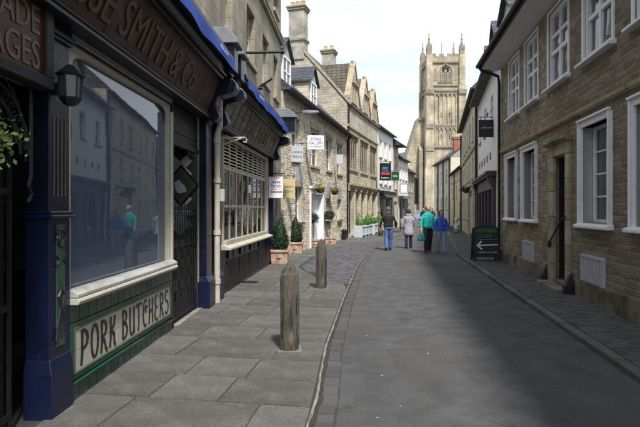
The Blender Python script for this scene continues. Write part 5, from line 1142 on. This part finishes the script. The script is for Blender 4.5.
# cut-out dog shaped sign
dg = thing('dog_sign', 'white and black dog shaped sign standing on green base', 'sign', (8.95, 32.8, KZ), .1)
MB().lathe([(.22, 0), (.2, .16), (.12, .2)], n=12).build('base', 'ink_green', dg, smooth=True)
MB().loft([[(cx_+rx_*math.cos(2*math.pi*i/12), ry_*math.sin(2*math.pi*i/12), z) for i in range(12)] for cx_, rx_, ry_, z in ((0, .16, .14, .18), (0, .19, .16, .35), (0, .15, .13, .55), (-.01, .09, .09, .68), (-.03, .15, .14, .76), (-.04, .16, .15, .87), (-.03, .1, .1, .98))]).build('dog_body', 'dog_white', dg, smooth=True, sub=1)
for s_ in (-1, 1): MB().loft([[(-.03+s_*.12+.04*math.cos(t), .03*math.sin(t), .95) for t in (0, 2, 4)], [(-.03+s_*.19+.05*math.cos(t), .04*math.sin(t)-.02, .85) for t in (0, 2, 4)], [(-.03+s_*.2+.02*math.cos(t), .02*math.sin(t)-.02, .75) for t in (0, 2, 4)]]).build('ear', 'black_paint', dg)
for s_ in (-1, 1): MB().lathe([(.01, .88), (.035, .9), (.01, .93)], -.03+s_*.06, -.135, 8).build('eye', 'black_paint', dg)
MB().lathe([(.01, .79), (.04, .82), (.01, .85)], -.04, -.15, 8).build('nose', 'black_paint', dg); MB().loft([[(.1+.06*math.cos(t), -.12+.03*math.sin(t), z) for t in (0, 1.6, 3.1, 4.7)] for z in (.35, .5)]).build('patch', 'black_paint', dg)
# chewing gum and litter specks on the road
gm = MB()
for _ in range(45):
    d = rnd.uniform(3.6, 14); X = rnd.uniform(lerp(KL, d)+.3, lerp(KR, d)-.2); r_ = rnd.uniform(.005, .017)
    gm.add([(X+r_*rnd.uniform(.6, 1.2)*math.cos(t), d+r_*rnd.uniform(.6, 1.2)*math.sin(t), .004) for t in [i*math.pi/3.5 for i in range(7)]], [tuple(range(7))])
gmo = gm.build('chewing_gum', 'gum', stuff=True); gmo['label'] = 'pale specks of trodden gum on the road'; gmo['category'] = 'gum'

# ================================================================== PEOPLE
def skin_body(parent, J, Ed, sk='skin'):
    me = bpy.data.meshes.new('body'); me.from_pydata([j[:3] for j in J], Ed, []); o = bpy.data.objects.new('body', me); C.objects.link(o); o.parent = parent
    md = o.modifiers.new('skin', 'SKIN'); md.use_smooth_shade = True
    for i, j in enumerate(J): me.skin_vertices[0].data[i].radius = (j[3], j[4] if len(j) > 4 else j[3])
    for v in me.skin_vertices[0].data: v.use_root = False
    me.skin_vertices[0].data[0].use_root = True
    s_ = o.modifiers.new('sub', 'SUBSURF'); s_.levels = 1; s_.render_levels = 2
    me.materials.append(M[sk]); return o
def ring(cx_, cy_, z, rx_, ry_, n=14): return [(cx_+rx_*math.cos(2*math.pi*i/n), cy_+ry_*math.sin(2*math.pi*i/n), z) for i in range(n)]
def person(label, X, d, face, h_, legs, arms, top, topm, botm, shoem, hair, hairm, girth=1., zip_=False, group=None, ground=0.):
    """legs: ((knee_y, ankle_y, lift), ...) left, right; arms: ((elbow_x, elbow_y, hand_x, hand_y, hand_z), ...); figure faces -y"""
    t = thing('person', label, 'person', (X, d, ground), face, group); s = h_/1.7; t.scale = (s, s, s)
    J = [(0, 0, .93, .12, .09), (0, .01, 1.1, .1, .075), (0, .015, 1.28, .11, .075), (0, .01, 1.4, .055, .05), (0, 0, 1.49, .05, .05), (0, -.02, 1.57, .068, .078), (0, -.015, 1.65, .07, .082), (0, -.0, 1.7, .03, .035), (0, -.105, 1.585, .014, .014)]
    Ed = [(0,1),(1,2),(2,3),(3,4),(4,5),(5,6),(6,7),(5,8)]
    hands = []; leg_pts = []
    for k, s_ in enumerate((-1, 1)):
        ky, ay, lf = legs[k]; b0 = len(J)
        J += [(s_*.085, 0, .86, .075), (s_*.095, ky, .49+lf*.5, .05), (s_*.1, ay+.0, .1+lf, .036), (s_*.105, ay-.03, .045+lf, .035), (s_*.115, ay-.15, .03+lf*.7, .028)]
        Ed += [(0,b0),(b0,b0+1),(b0+1,b0+2),(b0+2,b0+3),(b0+3,b0+4)]; leg_pts.append([J[b0], J[b0+1], J[b0+2]])
        ex, ey, hx, hy, hz = arms[k]; b1 = len(J)
        E_ = Vector((s_*ex, ey, 1.13)); W_ = Vector((s_*hx, hy, hz)); dirn = (W_-E_).normalized(); Pm = W_+dirn*.07
        J += [(s_*.15, .01, 1.36, .034), (*E_, .036), (*W_, .024), (*Pm, .03, .018)]; Ed += [(3,b1),(b1,b1+1),(b1+1,b1+2),(b1+2,b1+3)]
        side = Vector((0, 1, 0))
        for f_, (off, ln) in enumerate(((-.028, .07), (-.01, .085), (.01, .08), (.027, .06))):
            q = len(J); a_ = Pm+side*off+dirn*.03; b_ = a_+dirn*ln*.55; c_ = b_+dirn*ln*.4+Vector((-s_*.018, -.005, 0)); J += [(*a_, .0085), (*b_, .008), (*c_, .007)]; Ed += [(b1+3,q),(q,q+1),(q+1,q+2)]
        q = len(J); a_ = W_+dirn*.03+Vector((-s_*.012, -.03, 0)); b_ = a_+dirn*.04+Vector((-s_*.008, -.018, 0)); J += [(*a_, .0095), (*b_, .008)]; Ed += [(b1+2,q),(q,q+1)]
        hands.append((E_, W_, Pm))
    skin_body(t, J, Ed)
    # trousers
    tr = MB(); g = girth
    tr.loft([ring(0, .0, .8, .15*g, .115*g), ring(0, 0, .88, .17*g, .125*g), ring(0, 0, 1.0, .155*g, .115*g), ring(0, 0, 1.06, .14*g, .105*g)])
    for L_ in leg_pts: 
        a_, b_, c_ = [Vector(q[:3]) for q in L_]; tr.tube([a_+Vector((0, 0, .03)), a_.lerp(b_, .5), b_, b_.lerp(c_, .4), c_+Vector((0, 0, -.0)), c_+Vector((0, -.005, -.055))], [.1*g, .094*g, .073*g, .07*g, .066*g, .066*g], 10)
    tr.build('trousers', botm, t, smooth=True, sub=1)
    for k, s_ in enumerate((-1, 1)):
        ky, ay, lf = legs[k]; sh_ = MB(); sh_.loft([ring(s_*.105, ay+.045, .06+lf, .042, .03, 10), ring(s_*.105, ay-.02, .07+lf, .048, .08, 10), ring(s_*.108, ay-.05, .035+lf*.9, .052, .13, 10), ring(s_*.108, ay-.05, .0+lf*.8, .05, .128, 10)]); sh_.build('shoe', shoem, t, smooth=True)
    # upper garment: torso, sleeves, collar
    hem, flare = top['hem'], top.get('flare', 0); tp = MB(); rr = [ring(0, 0, hem, (.17+flare)*g, (.125+flare)*g)]
    if hem < .8: rr += [ring(0, 0, .75, (.175+flare*.5)*g, (.135+flare*.5)*g)]
    rr += [ring(0, 0, max(hem+.05, .96), .178*g, .135*g), ring(0, 0, 1.1, .168*g, .125*g), ring(0, .01, 1.25, .185*g, .135*g), ring(0, .012, 1.37, .18*g, .11*g), ring(0, .01, 1.43, .115, .085), ring(0, .0, 1.475, .075, .072), ring(0, 0, 1.505, .07, .07)]
    tp.loft(rr)
    for k, s_ in enumerate((-1, 1)):
        E_, W_, Pm = hands[k]; S_ = Vector((s_*.125*g, .01, 1.375)); tp.tube([S_, S_.lerp(E_, .3)+Vector((s_*.004, 0, .0)), E_, E_.lerp(W_, .5), W_+(W_-E_).normalized()*.005], [.075, .07, .058, .054, .046], 10)
    tp.build('jacket', topm, t, smooth=True, sub=1)
    if top.get('hood'): MB().loft([ring(0, .07, 1.36, .06, .03), ring(0, .09, 1.42, .12, .05), ring(0, .07, 1.5, .11, .05), ring(0, .05, 1.53, .06, .03)]).build('hood', topm, t, smooth=True, sub=1)
    # hair
    hm = MB(); n_, m2 = 16, 9
    for i in range(m2+1):
        for j in range(n_):
            ph = math.pi*i/m2*.62*hair.get('down', 1.); th = 2*math.pi*j/n_; back = .5+.5*math.sin(th)
            ph2 = ph*(.52+.65*back) ; r_ = 1.0
            hm.v.append((.088*math.sin(ph2)*math.cos(th)*hair.get('w', 1.), .004+.1*math.sin(ph2)*math.sin(th), 1.625+.105*math.cos(ph2)))
    for i in range(m2):
        for j in range(n_): hm.f.append((i*n_+j, i*n_+(j+1) % n_, (i+1)*n_+(j+1) % n_, (i+1)*n_+j))
    hm.build('hair', hairm, t, smooth=True)
    for s_ in (-1, 1):
        MB().lathe([(.001, -.01), (.013, 0), (.001, .01)], 0, 0, 6).build('eye', 'eye', t, loc=(s_*.03, -.093, 1.612)); MB().lathe([(.002, -.03), (.014, -.01), (.016, .015), (.002, .03)], 0, 0, 6).build('ear', 'skin', t, loc=(s_*.077, .0, 1.595))
    MB().box(-.022, .022, -.094, -.08, 1.535, 1.543).build('mouth', 'lip', t)
    for nm_, st_ in (('trousers', .02), ('jacket', .022)):
        for ch in t.children:
            if ch.name.split('.')[0] == nm_:
                ch.modifiers['sub'].render_levels = 3; ch.modifiers['sub'].levels = 2; dp = ch.modifiers.new('folds', 'DISPLACE'); dp.texture = FOLD; dp.strength = st_; dp.mid_level = .5; dp.texture_coords = 'LOCAL'
    if zip_: MB().tube([(0, -.128*girth-.012, hem+.02), (0, -.125*girth-.012, 1.1), (0, -.125*girth-.008, 1.25), (0, -.1, 1.4)], .006, 5).build('zip', 'cloth_black', t)
    if hair.get('long'):
        hm = MB(); hm.loft([[(.098*math.cos(R(q))*w_, .012+.1*math.sin(R(q))*w_, z) for q in range(-25, 206, 21)] + [(.075*math.cos(R(q)), .02+.07*math.sin(R(q)), z) for q in range(205, -26, -21)] for z, w_ in ((1.69, .93), (1.62, 1.03), (1.55, 1.05), (1.5, .98), (1.47, .9))]); hm.build('side_hair', hairm, t, smooth=True)
    return t
FOLD = bpy.data.textures.new('folds', 'CLOUDS'); FOLD.noise_scale = .09; FOLD.noise_depth = 2
arm_rel = ((.24, .03, .26, -.03, .9), (.24, .0, .26, -.06, .9))
P1 = person('person in teal jacket and black trousers walking towards us with teal bag', 4.08, 18.9, .05, 1.78, ((-.06, -.12, .0), (.03, .2, .03)), ((.25, .02, .26, -.06, .88), (.25, .04, .25, .02, .88)), {'hem': .86, 'flare': .015, 'hood': 1}, 'cloth_teal', 'trouser_dark', 'shoe', {'down': 1.15, 'w': 1.05, 'long': 1}, 'hair_blond', 1.08, zip_=True)
P2 = person('person in blue jacket and pale jeans walking beside the teal jacket', 4.55, 18.75, -.05, 1.6, ((.02, .16, .02), (-.06, -.1, 0)), ((.25, .02, .27, -.03, .86), (.25, .03, .27, -.04, .86)), {'hem': .84, 'flare': .02, 'hood': 1}, 'cloth_blue', 'denim_light', 'shoe_blue', {'down': 1.25, 'w': 1.08, 'long': 1}, 'hair_brown', 1.05, zip_=True)
m_ = MB()
for s_ in (-1, 1): m_.tube([(s_*.1, -.15, 1.12), (s_*.105, -.145, 1.27), (s_*.1, -.1, 1.42), (s_*.09, .03, 1.455), (s_*.09, .12, 1.38)], .022, 6, .5)
m_.build('rucksack_strap', 'strap_pink', P2)
P3 = person('person in black jacket and blue jeans walking away', 2.73, 20.0, math.pi+.05, 1.72, ((-.05, -.1, .0), (.03, .22, .04)), ((.29, .06, .31, -.02, .9), (.29, .0, .31, -.08, .9)), {'hem': .9, 'flare': .0}, 'cloth_black', 'denim', 'shoe', {'down': 1.0}, 'hair_grey', 1.16)
P4 = person('person in long lilac grey coat walking away', 3.72, 21.0, math.pi-.1, 1.64, ((-.03, -.06, .0), (.02, .14, .02)), ((.25, -.02, .22, -.1, 1.0), (.26, .03, .28, -.02, .86)), {'hem': .52, 'flare': .05, 'hood': 1}, 'cloth_lilac', 'trouser_navy', 'shoe', {'down': 1.2, 'w': 1.08, 'long': 1}, 'hair_dark', 1.1)
P5 = person('distant person in dark clothes behind the teal jacket, by the far houses', 9.3, 45.0, .0, 1.74, ((-.05, -.1, .0), (.03, .2, .03)), arm_rel, {'hem': .85}, 'cloth_black', 'trouser_dark', 'shoe', {'down': 1.1}, 'hair_dark')
P6 = person('distant person in dark clothes behind the blue jacket, by the far houses', 10.35, 46.0, .2, 1.7, ((.02, .1, .0), (-.03, -.1, .0)), arm_rel, {'hem': .8}, 'trouser_navy', 'trouser_dark', 'shoe', {'down': 1.2}, 'hair_dark')
bag = thing('carrier_bag', 'teal carrier bag held by the person in the teal jacket', 'bag', (3.815, 18.82, .44))
MB().loft([[(-.13,-.05,0),(.13,-.05,0),(.13,.05,0),(-.13,.05,0)], [(-.15,-.06,.08),(.15,-.06,.08),(.15,.06,.08),(-.15,.06,.08)], [(-.1,-.03,.28),(.1,-.03,.28),(.1,.03,.28),(-.1,.03,.28)]]).build('bag_body', 'bag_teal', bag, bevel=.02)
MB().tube([(-.07, 0, .27), (-.03, 0, .4), (.07, 0, .42), (.09, 0, .27)], .01, 6).build('bag_handle', 'bag_teal', bag)
# parked silver car far down the street
car = thing('parked_car', 'silver hatchback parked far down the street before the church', 'car', (13.6, 70, -.05), .5)
def cpro(y0, y1, prof): return [[(x_, y0 if i == 0 else y1, z_) for x_, z_ in prof] for i in (0, 1)]
m_ = MB(); m_.prism([(-2.0,.3),(-2.05,.6),(-1.95,.9),(-1.1,1.0),(1.5,1.0),(2.0,.95),(2.05,.5),(2.0,.3)], 'y', -.85, .85); m_.build('body', 'car_paint', car, bevel=.09)
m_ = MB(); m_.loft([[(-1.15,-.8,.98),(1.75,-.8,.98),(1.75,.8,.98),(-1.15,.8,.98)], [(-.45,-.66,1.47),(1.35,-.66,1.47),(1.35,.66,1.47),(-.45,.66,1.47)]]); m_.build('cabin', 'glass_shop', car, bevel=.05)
MB().box(-.42, 1.33, -.65, .65, 1.46, 1.5).build('roof', 'car_paint', car, bevel=.02)
for x_ in (-1.3, 1.3):
    for y_ in (-.86, .7):
        wh = MB().tube([(x_, y_, .31), (x_, y_+.18, .31)], .31, 16).build('wheel', 'tyre', car); MB().tube([(x_, y_-.01, .31), (x_, y_+.19, .31)], .19, 12).build('rim', 'alloy', wh)
for y_ in (-.62, .62): MB().box(-2.07, -1.95, y_-.16, y_+.16, .62, .76).build('headlight', 'lamp_glass', car, bevel=.02); MB().box(1.96, 2.07, y_-.12, y_+.12, .65, .9).build('tail_light', 'tail_red', car, bevel=.02)

# drain cover in the pavement, flagpole on the tower
dc = thing('drain_cover', 'small dark iron drain cover set in the paving by the navy stall riser', 'drain cover', (-1.55, 11.1, .022), -.07)
m_ = MB(); m_.box(-.16, .16, -.13, -.1, 0, .012); m_.box(-.16, .16, .1, .13, 0, .012); m_.box(-.16, -.13, -.1, .1, 0, .012); m_.box(.13, .16, -.1, .1, 0, .012); m_.build('frame', 'iron', dc)
for i in range(6): MB().box(-.125+i*.044, -.1+i*.044, -.1, .1, -.004, .009).build('bar', 'iron', dc)
m_ = MB(); m_.tube([(0, 4, 40), (0, 4, 46.2)], .07, 6); m_.build('flagpole', 'lead', CH)
for q in ((-2.6, .3), (2.6, .3)): MB().tube([(0, 4, 45.8), (q[0], q[1], 41.2)], .025, 4).build('stay_wire', 'lead', CH)
